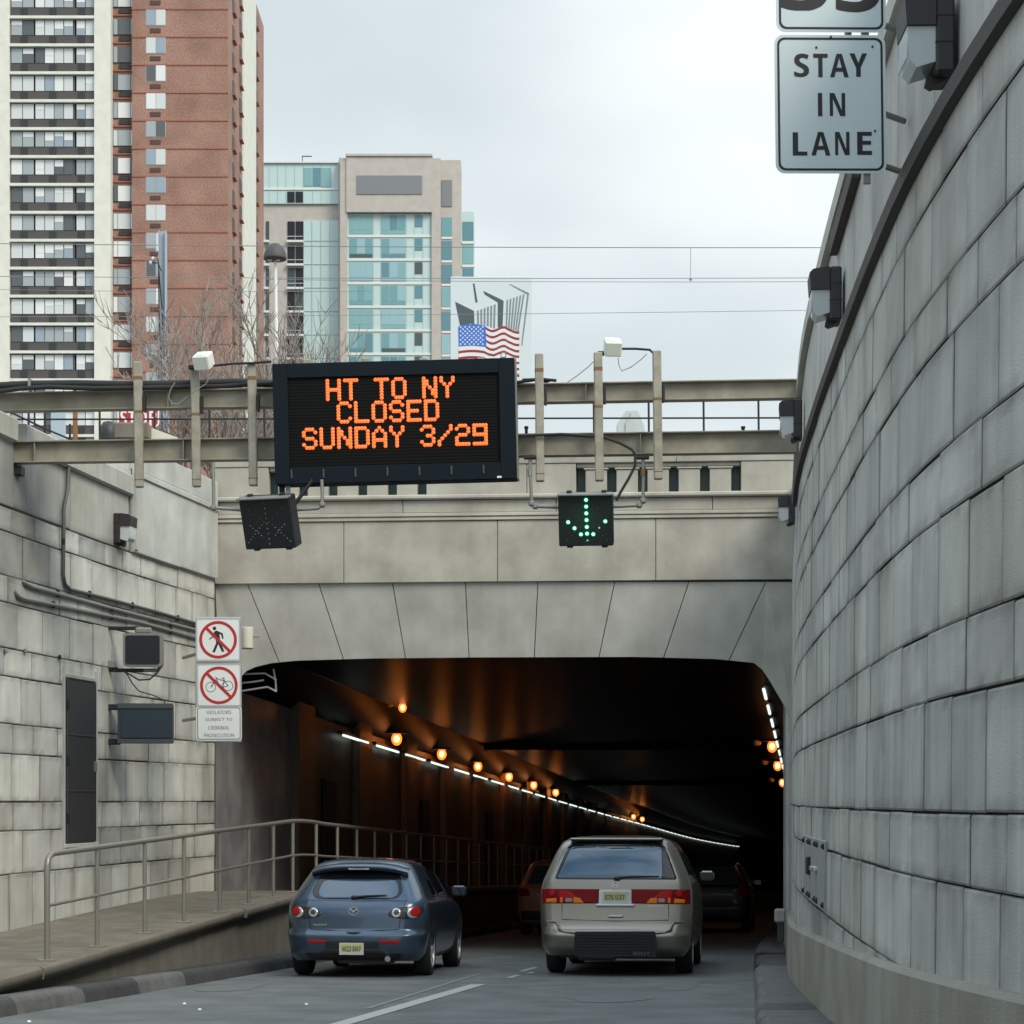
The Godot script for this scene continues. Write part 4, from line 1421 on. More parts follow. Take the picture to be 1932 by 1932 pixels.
func left_fittings() -> void:
	var L := func(u: float, y: float, off := 0.03):   # the point of the left wall seen at (u, y)
		var lo := 20.0
		var hi := 34.0
		for i in 40:
			var m := (lo + hi) / 2
			if tab(plan_l, m) / m * F + 966.0 < u:
				lo = m
			else:
				hi = m
		return wall_pt(-1, lo, (1510.0 - y) * lo / F, off)
	var run := func(called: String, label: String, pts: Array, r: float, m: Material, off := 0.03):
		var q := []
		for p in pts:
			q.append(L.call(p[0], p[1], p[2] if p.size() > 2 else off))
		var o := thing(called, label, "pipe", q[q.size() - 1], "pipes on the left wall")
		put("pipe", tube(q, r, 8), m, o)
		for i in range(1, q.size()):
			if q[i].distance_to(q[i - 1]) > 0.8:
				put("clip", box(Vector3(0.04, 0.09, 0.05), (q[i] + q[i - 1]) / 2, 0.01), M.black_metal, o)
		return o
	run.call("conduit", "dark conduit dropping from the beam and bending along the left wall", [[125, 880], [123, 925], [116, 960], [115, 1085], [118, 1102], [128, 1112], [200, 1130], [290, 1154], [372, 1178]], 0.024, mat("conduit_dark", 0.1, 0.105, 0.1, 0.5, 0.3))
	run.call("conduit", "upper light grey pipe running along the left wall from a hooked end", [[41, 1096, 0.0], [44, 1101], [56, 1107], [150, 1133], [260, 1162], [372, 1190]], 0.026, M.pipe_grey)
	run.call("conduit", "lower light grey pipe with hooked end, ending behind the warning signs", [[27, 1115, 0.0], [29, 1124], [38, 1129], [150, 1152], [260, 1174], [372, 1205]], 0.026, M.pipe_grey)
	var kp: Vector3 = L.call(-10, 1222, 0.03)
	var o := thing("cable_clips", "row of three small pipe clips at the left edge of the wall", "clips", kp)
	for q in [[8, 1228], [45, 1228], [110, 1240]]:
		put("clip", box(Vector3(0.035, 0.06, 0.05), L.call(q[0], q[1], 0.02), 0.012), M.pipe_grey if q[0] < 100 else M.black_metal, o)
	# door set in the wall
	var a: Vector3 = L.call(118, 1595, 0.0)
	var b: Vector3 = L.call(181, 1595, 0.0)
	var t := Vector3(b.x - a.x, 0, b.z - a.z).normalized()
	var dr := thing("steel_door", "tall dark grey steel door in the left wall above the walkway", "door", Vector3((a.x + b.x) / 2, a.y, (a.z + b.z) / 2), "", false)
	dr.basis = Basis(t, Vector3.UP, t.cross(Vector3.UP))
	var w := a.distance_to(b)
	put("leaf", box(Vector3(w - 0.16, 2.06, 0.05), Vector3(0, 1.06, 0.01), 0.008), M.door_dark, dr)
	for y in [0.35, 1.06, 1.77]:
		put("hinge", box(Vector3(0.05, 0.13, 0.03), Vector3(-w / 2 + 0.1, y, 0.04), 0.008), M.black_metal, dr)
		put("door_rib", box(Vector3(w - 0.3, 0.02, 0.012), Vector3(0, y + 0.33, 0.038), 0.004), M.door_dark, dr)
	put("handle", box(Vector3(0.03, 0.14, 0.05), Vector3(w / 2 - 0.17, 1.0, 0.05), 0.008), M.pipe_grey, dr)
	var fr := MB.new()
	for q in [[-w / 2 + 0.02, 1.1, 0.05, 2.3], [w / 2 - 0.02, 1.1, 0.05, 2.3]]:
		fr.box(Vector3(q[0], q[1], 0.0), Vector3(q[2], q[3], 0.05), Basis.IDENTITY, 0.006)
	fr.box(Vector3(0, 2.13, 0.0), Vector3(w - 0.1, 0.05, 0.05), Basis.IDENTITY, 0.006)
	put("frame", fr, M.stone_dim, dr)
	put("threshold", box(Vector3(w, 0.05, 0.06), Vector3(0, -0.01, 0.01), 0.006), M.stone_grey, dr)
	# two panels held out from the wall on brackets
	var z := 28.9
	var k := z / F
	var f := thing("flood_light", "black faced flood light in a grey rim held off the left wall", "flood light", at(269, 1226, z), "", false)
	f.rotation = Vector3(0.03, 0.06, 0)
	var fb := MB.new()
	fb.prism(rrect(74 * k, 64 * k, 0.05), -0.2, 0.0)
	put("housing", fb, M.pipe_grey, f)
	var fg := MB.new()
	fg.prism(rrect(64 * k, 54 * k, 0.03), 0.0, 0.012)
	put("glass", fg, mat("flood_glass", 0.008, 0.011, 0.016, 0.25), f)
	put("arm", box(Vector3(0.6, 0.05, 0.05), Vector3(-0.36, 0.29, -0.1), 0.008), M.black_metal, f)
	put("arm", box(Vector3(0.5, 0.05, 0.05), Vector3(-0.24, -0.27, -0.1), 0.008), M.black_metal, f)
	put("yoke", tube([Vector3(0.24, -0.2, -0.1), Vector3(0.2, -0.27, -0.1), Vector3(-0.2, -0.27, -0.1)], 0.025, 8), M.pipe_grey, f)
	put("junction_box", box(Vector3(0.1, 0.1, 0.09), Vector3(-0.42, -0.19, -0.08), 0.012), M.pipe_grey, f)
	put("top_knuckle", box(Vector3(0.22, 0.08, 0.1), Vector3(0.0, 0.26, -0.1), 0.02), M.pipe_grey, f)
	put("cable", tube(along([[300, 1258], [296, 1270], [282, 1282], [262, 1283], [244, 1272], [216, 1258]], z + 0.05), 0.012, 6), M.black_rubber, f).transform = f.transform.affine_inverse()
	put("cable", tube(along([[236, 1266], [250, 1290], [262, 1304], [290, 1312], [310, 1322], [312, 1332]], z + 0.1), 0.009, 6), M.black_rubber, f).transform = f.transform.affine_inverse()
	var g := thing("signal_box", "dark blue backed box panel on the left wall below the flood light", "box panel", at(274, 1365, z), "", false)
	g.rotation = Vector3(0.0, 0.1, 0)
	put("housing", box(Vector3(104 * k, 72 * k, 0.22), Vector3(0, 0, -0.12), 0.01), mat("box_grey", 0.07, 0.08, 0.085, 0.5, 0.2), g)
	put("panel", box(Vector3(97 * k, 58 * k, 0.02), Vector3(0.01, 0.01, 0.0), 0.004), mat("panel_navy", 0.018, 0.034, 0.052, 0.4), g)
	put("rim", box(Vector3(104 * k, 10 * k, 0.04), Vector3(0.0, 33 * k, 0.005), 0.005), M.box_grey, g)
	put("rim", box(Vector3(104 * k, 8 * k, 0.04), Vector3(0.0, -34 * k, 0.005), 0.005), M.box_grey, g)
	put("bracket", box(Vector3(0.3, 0.08, 0.06), Vector3(-0.48, 0.22, -0.12), 0.008), M.black_metal, g)
	put("bracket", box(Vector3(0.3, 0.08, 0.06), Vector3(-0.48, -0.24, -0.12), 0.008), M.black_metal, g)
	# frame of bent pipes just inside the tunnel mouth
	var pf := thing("pipe_rack", "bent light pipe rack hanging in the tunnel mouth beside the signs", "rack", at(490, 1285, 34.4))
	for p in [[[440, 1272], [500, 1270], [512, 1277], [522, 1283]], [[440, 1306], [480, 1300], [505, 1296], [522, 1305]], [[516, 1262], [520, 1285], [521, 1305]], [[440, 1290], [480, 1286], [498, 1283]]]:
		put("pipe", tube(along(p, 34.4), 0.018, 8), M.alloy, pf)


func railing() -> void:
	var w := thing("railing", "tan tubular handrail with evenly spaced posts along the raised walkway", "railing", P(RL(24), walk_h(24), 24))
	var H := 1.06
	var zs := [21.5, 23.05, 24.75, 26.35, 28.0, 29.5, 30.9, 32.1]
	var q := 33.6
	while q < 80.0:
		zs.append(q)
		q += 1.5
	var top := [P(RL(21.5), walk_h(21.5), 21.5), P(RL(21.5), walk_h(21.5) + H * 0.6, 21.5), P(RL(21.5), walk_h(21.5) + H - 0.12, 21.5), P(RL(21.53), walk_h(21.53) + H - 0.05, 21.53), P(RL(21.6), walk_h(21.6) + H - 0.012, 21.6), P(RL(21.7), walk_h(21.7) + H, 21.7)]
	for z in steps(22.2, 81.0, 0.7):
		top.append(P(RL(z), walk_h(z) + H, z))
	put("top_rail", tube(top, 0.03, 10), M.rail_paint, w)
	var mid := []
	for z in steps(21.52, 81.0, 0.7):
		mid.append(P(RL(z), walk_h(z) + H * 0.52, z))
	put("middle_rail", tube(mid, 0.018, 8), M.rail_paint, w)
	for i in range(0, zs.size()):
		var z: float = zs[i]
		if i > 0:
			put("post", tube([P(RL(z), walk_h(z), z), P(RL(z), walk_h(z) + H - 0.01, z)], 0.025, 8), M.rail_paint, w)
		if i < 12:
			put("base_plate", box(Vector3(0.16, 0.02, 0.14), P(RL(z), walk_h(z) + 0.012, z), 0.004), M.rail_paint, w)


const ORD := ["first", "second", "third", "fourth", "fifth", "sixth", "seventh", "eighth", "ninth", "tenth", "eleventh", "twelfth"]


func tunnel_lights() -> void:
	var tube_m := glow("tube_white", 0.85, 1.0, 0.93, 1.15)
	var soft := glow("sodium", 1.0, 0.55, 0.2, 4.0)
	var XL := func(z): return -4.49 + tab(bend, z)
	var XR := func(z): return 3.9 + tab(bend, z)
	var lamp := func(c: Vector3, e: float, r: float) -> OmniLight3D:
		var l := OmniLight3D.new()
		l.name = "lamp_light"
		l.light_energy = e
		l.light_size = r
		l.omni_attenuation = 2.0
		l.omni_range = 30.0
		l.shadow_enabled = true
		l.position = c
		return l
	var n := 0
	for s in [-1, 1]:
		var z := 42.4 if s < 0 else 34.1
		var m := 0
		while z < (190.0 if s < 0 else 75.0):
			var X: Callable = XL if s < 0 else XR
			var z1 := z + 2.5
			var hh := 4.0 if s < 0 else 4.2
			var a := P(X.call(z), road_h(z) + hh, z)
			var b := P(X.call(z1), road_h(z1) + hh, z1)
			var o := thing("tube_light", ("%s white tube light from the tunnel mouth, high on the %s wall" % [ORD[m], "left" if s < 0 else "right"]) if m < 12 else ("white tube light beyond the twelfth, high on the %s tunnel wall" % ("left" if s < 0 else "right")), "tube light", (a + b) / 2, "left row of tunnel tube lights" if s < 0 else "right row of tunnel tube lights", false)
			o.transform = Transform3D(Basis.looking_at(b - a), (a + b) / 2)
			var tm := MB.new()
			tm.tube([Vector3(0, 0, 1.2 if s < 0 else 0.9), Vector3(0, 0, -1.2 if s < 0 else -0.9)], 0.026, 8)
			put("tube", tm, tube_m, o)
			put("fixture", box(Vector3(0.1, 0.05, 2.46), Vector3(0.06 * s, 0.06, 0)), M.black_metal, o)
			if n % 4 == 0 and z < 120:
				var l: OmniLight3D = lamp.call(Vector3(-0.12 * s, -0.1, 0), 0.006, 0.3)
				l.light_color = Color(0.9, 1, 0.95)
				o.add_child(l)
			z += 3.3
			n += 1
			m += 1
	var left := [[748, "first"], [833, "second"], [903, "third"], [960, "fourth"], [1007, "fifth"], [1048, "sixth"], [1195, "seventh"], [1212, "eighth"]]
	for q in left:
		var best := 42.0
		for i in 500:
			var z := 42.0 + i * 0.25
			if absf((XL.call(z) + 0.18) * F / z + 966 - q[0]) < absf((XL.call(best) + 0.18) * F / best + 966 - q[0]):
				best = z
		var z := best
		sodium(P(XL.call(z) + 0.18, road_h(z) + 4.22, z), 0.062, lamp, 0.26, "glowing orange oval lamp, %s in the row above the left tunnel tube lights" % q[1], soft)
	for q in [[48.7, "nearer"], [57.0, "middle"], [67.0, "farther"]]:
		var z: float = q[0]
		sodium(P(XR.call(z) - 0.12, road_h(z) + 4.16, z), 0.06, lamp, 0.12, "glowing orange oval lamp, %s of three high on the right tunnel wall" % q[1], soft)
	sodium(P(-2.24, road_h(44.5) + 4.7, 44.5), 0.045, lamp, 0.05, "small glowing orange lamp alone on the tunnel ceiling", soft)
	sodium(P(-0.3, road_h(74) + 4.66, 74.0), 0.07, lamp, 0.05, "small orange lamp deep in the tunnel, alone in mid ceiling", soft)
	var g := thing("green_lamp", "tiny green signal lamp deep under the tunnel ceiling", "signal lamp", at(1067, 1462, 85), "", false)
	put("bulb", box(Vector3(0.12, 0.12, 0.1), Vector3.ZERO, 0.03), glow("lamp_green", 0.1, 1.0, 0.45, 1.0), g)
	put("case", box(Vector3(0.3, 0.3, 0.1), Vector3(0, 0, -0.11), 0.02), M.black_metal, g)


func sodium(c: Vector3, r: float, lamp: Callable, e: float, label: String, m: Material) -> void:
	var o := thing("sodium_lamp", label, "tunnel lamp", c, "orange tunnel lamps", false)
	var mb := MB.new()
	var pr := []
	for i in 9:
		var a := PI * (i / 8.0) - PI / 2
		pr.append(Vector2(maxf(cos(a) * r, 0.0005), sin(a) * r * 1.25))
	mb.lathe(pr, 14)
	put("bulb", mb, m, o)
	var sh := MB.new()
	sh.lathe([Vector2(r * 0.3, -0.03), Vector2(r * 1.3, -0.02), Vector2(r * 1.75, 0.03), Vector2(r * 1.85, 0.06)], 16, Transform3D(Basis(Vector3.RIGHT, Vector3.BACK * 1.2, Vector3.DOWN * 1.25), Vector3(0, 0, -r * 0.9)))
	put("lamp_glass_or_halo", sh, glow("sodium_halo", 1.0, 0.27, 0.03, 0.75), o)  # added shell: the orange halo round the bulb is put into its emission
	put("housing", box(Vector3(0.16, 0.14, 0.3), Vector3(-0.3, 0.1, -0.35), 0.03), mat("lamp_housing", 0.35, 0.25, 0.15, 0.35), o)
	put("housing_arm", box(Vector3(0.36, 0.03, 0.03), Vector3(-0.12, 0.16, -0.25), 0.008), M.black_metal, o)
	put("added_light_cap", box(Vector3(0.5, 0.03, 0.5), Vector3(0, r * 1.25 + 0.05, 0), 0.01), M.black_metal, o)  # plate added above the bulb to keep its light off the ceiling
	var l: OmniLight3D = lamp.call(Vector3.ZERO, e, r * 0.8)
	l.light_color = Color(1.0, 0.55, 0.2)
	o.add_child(l)


# ---------- cars: a body of level rings [height, rear z, front z, half width, rear corner, front corner, rear bulge, front bulge] ----------
func row_at(rows: Array, y: float) -> Array:
	for i in rows.size() - 1:
		if y <= rows[i + 1][0]:
			var t := clampf((y - rows[i][0]) / (rows[i + 1][0] - rows[i][0]), 0, 1)
			var r := []
			for k in 8:
				r.append(lerpf(rows[i][k], rows[i + 1][k], t))
			return r
	return rows[rows.size() - 1]


func rear_z(r: Array, x: float) -> float:
	var ax := minf(absf(x), r[3])
	var z: float = r[1] - r[6] * pow(ax / r[3], 2)
	if ax > r[3] - r[4]:
		var t: float = (ax - r[3] + r[4]) / r[4]
		z -= r[4] * (1 - sqrt(maxf(0, 1 - t * t)))
	return z


func side_x(r: Array, z: float) -> float:
	var e: float = r[1] - r[6]
	if z > e - r[4]:
		var t: float = clampf((z - e + r[4]) / r[4], 0, 1)
		return r[3] - r[4] * (1 - sqrt(1 - t * t))
	return r[3]


func car_ring(r: Array) -> PackedVector3Array:
	var p := PackedVector3Array()
	var y: float = r[0]
	var w: float = r[3]
	for k in range(-6, 7):
		var x: float = (w - r[4]) * k / 6.0
		p.append(Vector3(x, y, rear_z(r, x)))
	for k in range(1, 7):
		var a := PI / 2 * k / 6
		var x: float = w - r[4] + r[4] * sin(a)
		p.append(Vector3(x, y, r[1] - r[6] * pow(x / w, 2) - r[4] * (1 - cos(a))))
	var z0: float = r[1] - r[6] - r[4]
	var z1: float = r[2] + r[7] + r[5]
	for k in range(1, 13):
		p.append(Vector3(w, y, lerpf(z0, z1, k / 12.0)))
	for k in range(1, 7):
		var a := PI / 2 * k / 6
		var x: float = w - r[5] + r[5] * cos(a)
		p.append(Vector3(x, y, r[2] + r[7] * pow(x / w, 2) + r[5] * (1 - sin(a))))
	for k in range(1, 7):
		var x: float = (w - r[5]) * (1.0 - k / 6.0)
		p.append(Vector3(x, y, r[2] + r[7] * pow(x / w, 2)))
	for k in range(p.size() - 2, 11, -1):   # the left side mirrors the right
		p.append(Vector3(-p[k].x, y, p[k].z))
	p.append(p[0])
	return p


func patch(outline: PackedVector2Array, map: Callable, edge: float, mid: float, rings := [1.0, 0.95, 0.7, 0.35, 0.0]) -> MB:
	var mb := MB.new()
	var pts := PackedVector2Array()
	for i in outline.size():
		var a := outline[i]
		var b := outline[(i + 1) % outline.size()]
		var n := maxi(1, int(a.distance_to(b) / 0.07))
		for k in n:
			pts.append(a.lerp(b, float(k) / n))
	var c := Vector2.ZERO
	for p in pts:
		c += p / pts.size()
	pts.append(pts[0])
	var rows := []
	for s in rings:
		var row := PackedVector3Array()
		for p in pts:
			row.append(map.call(c + (p - c) * s, edge if s == 1.0 else mid))
		rows.append(row)
	mb.grid(rows, true)
	return mb


func poly(a: Array) -> PackedVector2Array:
	var p := PackedVector2Array()
	for q in a:
		p.append(Vector2(q[0], q[1]))
	if Geometry2D.is_polygon_clockwise(p):
		p.reverse()
	return p


func soften(p: PackedVector2Array, r: float) -> PackedVector2Array:   # round the corners
	var o := PackedVector2Array()
	var n := p.size()
	for i in n:
		var a := p[(i + n - 1) % n]
		var b := p[i]
		var c := p[(i + 1) % n]
		var p0 := b + (a - b).limit_length(minf(r, a.distance_to(b) * 0.45))
		var p1 := b + (c - b).limit_length(minf(r, c.distance_to(b) * 0.45))
		for k in 5:
			var t := k / 4.0
			o.append(p0.lerp(b, t).lerp(b.lerp(p1, t), t))
	return o


func car_shell(rows: Array, o: Node3D, paint: Material) -> MeshInstance3D:
	var mb := MB.new()
	var g := []
	for r in rows:
		g.append(car_ring(r))
	mb.grid(g, true)
	for e in [0, g.size() - 1]:
		var ring_: PackedVector3Array = g[e]
		var c := Vector3(0, rows[e][0] + (0.004 if e else 0.0), (rows[e][1] + rows[e][2]) / 2)
		for j in ring_.size() - 1:
			if e == 0:
				mb.tri(c, ring_[j + 1], ring_[j])
			else:
				mb.tri(c, ring_[j], ring_[j + 1])
	return put("body", mb, paint, o)


func wheel(o: Node3D, x: float, z: float, r: float, wd: float, spokes: int, rimm: Material) -> void:
	var s := signf(x)
	var T := Transform3D(Basis(Vector3.UP, Vector3(s, 0, 0), Vector3.UP.cross(Vector3(s, 0, 0))), Vector3(x - s * wd, r, z))   # lathe axis points outwards
	var ty := MB.new()
	ty.lathe([Vector2(r * 0.62, 0.0), Vector2(r * 0.92, 0.0), Vector2(r, 0.03), Vector2(r, wd - 0.03), Vector2(r * 0.93, wd), Vector2(r * 0.7, wd + 0.004), Vector2(r * 0.68, wd - 0.02)], 28, T)
	var t := put("wheel", ty, M.black_rubber, o)
	var rm := MB.new()
	rm.lathe([Vector2(r * 0.69, wd - 0.05), Vector2(r * 0.69, wd + 0.002), Vector2(r * 0.63, wd + 0.004), Vector2(r * 0.61, wd - 0.03), Vector2(r * 0.6, wd - 0.09), Vector2(0.001, wd - 0.09)], 24, T)
	for i in spokes:
		var a := TAU * i / spokes
		rm.x = T * Transform3D(Basis(Vector3.UP, a), Vector3.ZERO)
		rm.box(Vector3(r * 0.33, wd - 0.025, 0), Vector3(r * 0.62, 0.035, r * 0.17), Basis.IDENTITY, 0.008)
	rm.x = T
	rm.lathe([Vector2(r * 0.14, wd - 0.05), Vector2(r * 0.14, wd), Vector2(0.001, wd + 0.006)], 12)
	put("rim", rm, rimm, t)


func car_node(called: String, label: String, x: float, z: float, yaw: float) -> Node3D:
	var o := thing(called, label, "car", P(x, road_h(z), z), "", false)
	o.rotation = Vector3(-0.036, -yaw, 0)
	return o


func paint(key: String, r: float, g: float, b: float, metal := 0.35) -> StandardMaterial3D:
	var m := mat(key, r, g, b, 0.32, metal)
	m.clearcoat_enabled = true
	m.clearcoat = 0.8
	m.clearcoat_roughness = 0.06
	return m


func plate(o: Node3D, x: float, y: float, z: float, w: float, h: float, words: String) -> void:
	var p := put("licence_plate", box(Vector3(w, h, 0.008), Vector3(x, y, z), 0.002), M.plate_cream, o)
	put("plate_field", box(Vector3(w * 0.86, h * 0.5, 0.002), Vector3(x, y + h * 0.12, z + 0.005)), mat("plate_yellow", 0.5, 0.49, 0.2, 0.5), p)
	lettering(words, w * 0.76, h * 0.42, mat("plate_ink", 0.07, 0.075, 0.05, 0.6), p, Vector3(x, y, z + 0.0065), true, 0.001)


func cars() -> void:
	var glass := mat("car_glass", 0.06, 0.1, 0.15, 0.03, 0.3)
	glass.metallic_specular = 0.75
	var side_glass := mat("car_side_glass", 0.01, 0.012, 0.014, 0.04)
	mat("plate_cream", 0.55, 0.57, 0.5, 0.5)
	var red := mat("lens_red", 0.42, 0.012, 0.014, 0.12)
	var darkred := mat("lens_dark_red", 0.2, 0.006, 0.009, 0.12)
	var amber := mat("lens_orange", 0.75, 0.2, 0.02, 0.12)
	var clear := mat("lens_silver", 0.5, 0.52, 0.53, 0.08, 0.6)
	var black := mat("trim_black", 0.012, 0.012, 0.014, 0.5)
	for m in [red, darkred, amber]:
		m.metallic_specular = 0.22
	# --- blue hatchback ---
	var R := [[0.2, -0.16, -4.3, 0.76, 0.2, 0.4, 0.04, 0.2], [0.24, -0.06, -4.36, 0.8, 0.24, 0.45, 0.06, 0.2], [0.3, -0.02, -4.44, 0.83, 0.27, 0.45, 0.07, 0.22], [0.42, 0.0, -4.47, 0.85, 0.28, 0.45, 0.08, 0.22], [0.5, 0.0, -4.47, 0.862, 0.28, 0.45, 0.08, 0.22], [0.53, -0.012, -4.46, 0.866, 0.28, 0.45, 0.08, 0.22], [0.56, -0.065, -4.45, 0.868, 0.28, 0.45, 0.08, 0.22], [0.6, -0.08, -4.42, 0.872, 0.28, 0.45, 0.08, 0.22], [0.72, -0.085, -4.3, 0.876, 0.28, 0.45, 0.08, 0.22], [0.8, -0.1, -4.05, 0.874, 0.28, 0.4, 0.08, 0.2], [0.88, -0.13, -3.6, 0.868, 0.27, 0.35, 0.08, 0.2], [0.93, -0.16, -3.3, 0.855, 0.27, 0.3, 0.08, 0.2], [0.97, -0.195, -3.15, 0.83, 0.26, 0.3, 0.08, 0.2], [1.1, -0.32, -2.85, 0.765, 0.24, 0.28, 0.08, 0.18], [1.22, -0.44, -2.5, 0.70, 0.22, 0.26, 0.08, 0.16], [1.32, -0.53, -2.25, 0.64, 0.2, 0.25, 0.07, 0.14], [1.38, -0.6, -2.1, 0.585, 0.2, 0.22, 0.06, 0.12], [1.42, -0.7, -1.98, 0.51, 0.2, 0.2, 0.05, 0.1], [1.445, -0.85, -1.85, 0.4, 0.2, 0.2, 0.03, 0.08], [1.46, -1.05, -1.7, 0.24, 0.12, 0.12, 0.02, 0.04]]
	var o := car_node("hatchback_car", "dark blue hatchback with round tail lamps and roof spoiler, in the left lane", -1.925, 26.25, 0.1)
	var blue := paint("paint_blue", 0.045, 0.078, 0.125, 0.6)
	car_shell(R, o, blue)
	var rear := func(p: Vector2, off: float): return Vector3(p.x, p.y, rear_z(row_at(R, p.y), p.x) + off)
	var rgt := func(p: Vector2, off: float): return Vector3(side_x(row_at(R, p.y), -p.x) + off, p.y, -p.x)
	var lft := func(p: Vector2, off: float): return Vector3(-side_x(row_at(R, p.y), p.x) - off, p.y, p.x)
	var frit := mat("window_border", 0.006, 0.007, 0.009, 0.05)
	var rw := put("rear_window", patch(soften(poly([[-0.50, 0.945], [0.50, 0.945], [0.58, 1.02], [0.52, 1.2], [0.46, 1.31], [-0.46, 1.31], [-0.52, 1.2], [-0.58, 1.02]]), 0.08), rear, -0.004, 0.006), frit, o)  # black border, deeper at the top where the spoiler's shadow is painted in
	put("window_glass", patch(soften(poly([[-0.44, 0.965], [0.47, 0.965], [0.53, 1.03], [0.47, 1.19], [-0.44, 1.19], [-0.49, 1.03]]), 0.07), rear, 0.004, 0.009), glass, rw)
	put("wiper", tube([rear.call(Vector2(0.0, 0.975), 0.03), rear.call(Vector2(0.14, 0.99), 0.03), rear.call(Vector2(0.38, 1.0), 0.025)], [0.016, 0.012, 0.007], 6), black, rw)
	put("wiper_hub", box(Vector3(0.09, 0.045, 0.05), rear.call(Vector2(-0.01, 0.972), 0.015), 0.015), black, rw)
	# spoiler over the rear window
	var sp := []
	for k in range(-8, 9):
		var x := 0.6 * k / 8.0
		var drop := 0.05 * pow(absf(k) / 8.0, 3)
		sp.append([x, drop])
	var rows := []
	for q in [[1.4, -0.64], [1.385, -0.47], [1.36, -0.4], [1.335, -0.385], [1.30, -0.42], [1.32, -0.6]]:
		var row := PackedVector3Array()
		for s in sp:
			row.append(Vector3(s[0], q[0] - s[1] * 1.4, q[1] - 0.09 * pow(s[0] / 0.6, 2)))
		rows.append(row)
	rows.reverse()
	var spm := MB.new()
	spm.grid(rows)
	put("spoiler", spm, blue, o)
	put("brake_light", box(Vector3(0.26, 0.016, 0.02), Vector3(0, 1.315, -0.395), 0.004), clear, o)
	for s in [-1, 1]:
		var lo := soften(poly([[s * 0.40, 0.74], [s * 0.60, 0.705], [s * 0.79, 0.745], [s * 0.835, 0.83], [s * 0.8, 0.865], [s * 0.52, 0.855], [s * 0.42, 0.815]]), 0.05)
		var tl := put("tail_lamp", patch(lo, rear, -0.004, 0.006), mat("lamp_dark", 0.02, 0.022, 0.024, 0.08), o)
		put("lens", patch(disc(0.068, 18, Vector2(s * 0.705, 0.785)), rear, 0.0, 0.022), clear, tl)
		put("lens", patch(disc(0.056, 18, Vector2(s * 0.735, 0.8)), rear, 0.02, 0.032), red, tl)
		put("lens", patch(disc(0.06, 18, Vector2(s * 0.51, 0.785)), rear, 0.0, 0.016), clear, tl)
		put("lens", patch(disc(0.034, 16, Vector2(s * 0.512, 0.792)), rear, 0.015, 0.02), mat("lens_smoke", 0.05, 0.055, 0.06, 0.06), tl)
		put("reflector", patch(soften(poly([[s * 0.32, 0.425], [s * 0.56, 0.42], [s * 0.57, 0.452], [s * 0.33, 0.455]]), 0.015), rear, 0.0, 0.006), red, o)
	put("lower_grille", patch(soften(poly([[-0.55, 0.215], [0.55, 0.215], [0.6, 0.3], [0.42, 0.3], [0.36, 0.345], [-0.36, 0.345], [-0.42, 0.3], [-0.6, 0.3]]), 0.03), rear, 0.0, 0.008), black, o)
	put("number_recess", patch(soften(poly([[-0.32, 0.27], [0.3, 0.27], [0.33, 0.455], [-0.35, 0.455]]), 0.03), rear, 0.0, 0.004), mat("recess_blue", 0.016, 0.022, 0.03, 0.4), o)
	plate(o, -0.015, 0.35, 0.012, 0.3, 0.145, "W22 8N7")
	put("handle_recess", patch(soften(poly([[-0.1, 0.553], [0.1, 0.553], [0.06, 0.535], [-0.06, 0.535]]), 0.02), rear, 0.0, 0.012), black, o)
	put("gate_seam", tube([rear.call(Vector2(-0.56, 0.7), 0.0), rear.call(Vector2(-0.54, 0.585), 0.0), rear.call(Vector2(-0.3, 0.572), 0.0), rear.call(Vector2(0.3, 0.572), 0.0), rear.call(Vector2(0.54, 0.585), 0.0), rear.call(Vector2(0.56, 0.7), 0.0)], 0.005, 6), black, o)
	for s in [-1, 1]:
		put("bumper_seam", tube([rear.call(Vector2(s * 0.60, 0.60), 0.0), rear.call(Vector2(s * 0.70, 0.655), 0.0), rear.call(Vector2(s * 0.80, 0.66), 0.0)], 0.004, 6), black, o)
		put("gate_seam", tube([rear.call(Vector2(s * 0.56, 0.7), 0.0), rear.call(Vector2(s * 0.60, 0.87), 0.0), rear.call(Vector2(s * 0.62, 0.95), 0.0)], 0.004, 6), black, o)
	put("bumper_crease", tube([rear.call(Vector2(-0.8, 0.49), 0.0), rear.call(Vector2(-0.4, 0.475), 0.0), rear.call(Vector2(0, 0.472), 0.0), rear.call(Vector2(0.4, 0.475), 0.0), rear.call(Vector2(0.8, 0.49), 0.0)], 0.004, 6), black, o)
	# winged oval badge
	var bd := MB.new()
	var bz: float = rear.call(Vector2(0, 0.8), 0.008).z
	bd.x = Transform3D(Basis.IDENTITY, Vector3(-0.01, 0.805, bz))
	var e1 := PackedVector2Array()
	var e2 := PackedVector2Array()
	for i in 24:
		e1.append(Vector2(cos(TAU * i / 24) * 0.062, sin(TAU * i / 24) * 0.05))
		e2.append(Vector2(cos(TAU * i / 24) * 0.054, sin(TAU * i / 24) * 0.042))
	ring(bd, e1, e2, -0.004, 0.006)
	for s in [-1, 1]:
		bd.prism(PackedVector2Array([Vector2(0, -0.022), Vector2(s * 0.03, 0.006), Vector2(s * 0.057, 0.022), Vector2(s * 0.05, 0.032), Vector2(s * 0.022, 0.022), Vector2(0, 0.0)]), 0.0, 0.005)
	put("badge", bd, M.chrome, o)
	var nm := lettering("mazda3", 0.17, 0.028, M.chrome, o, rear.call(Vector2(-0.42, 0.64), 0.006), true, 0.004, "badge_lettering")
	nm.rotation.y = -0.16
	put("exhaust", tube([Vector3(0.42, 0.235, -0.3), Vector3(0.42, 0.232, -0.08), Vector3(0.42, 0.23, -0.03)], 0.035, 12), M.chrome, o)
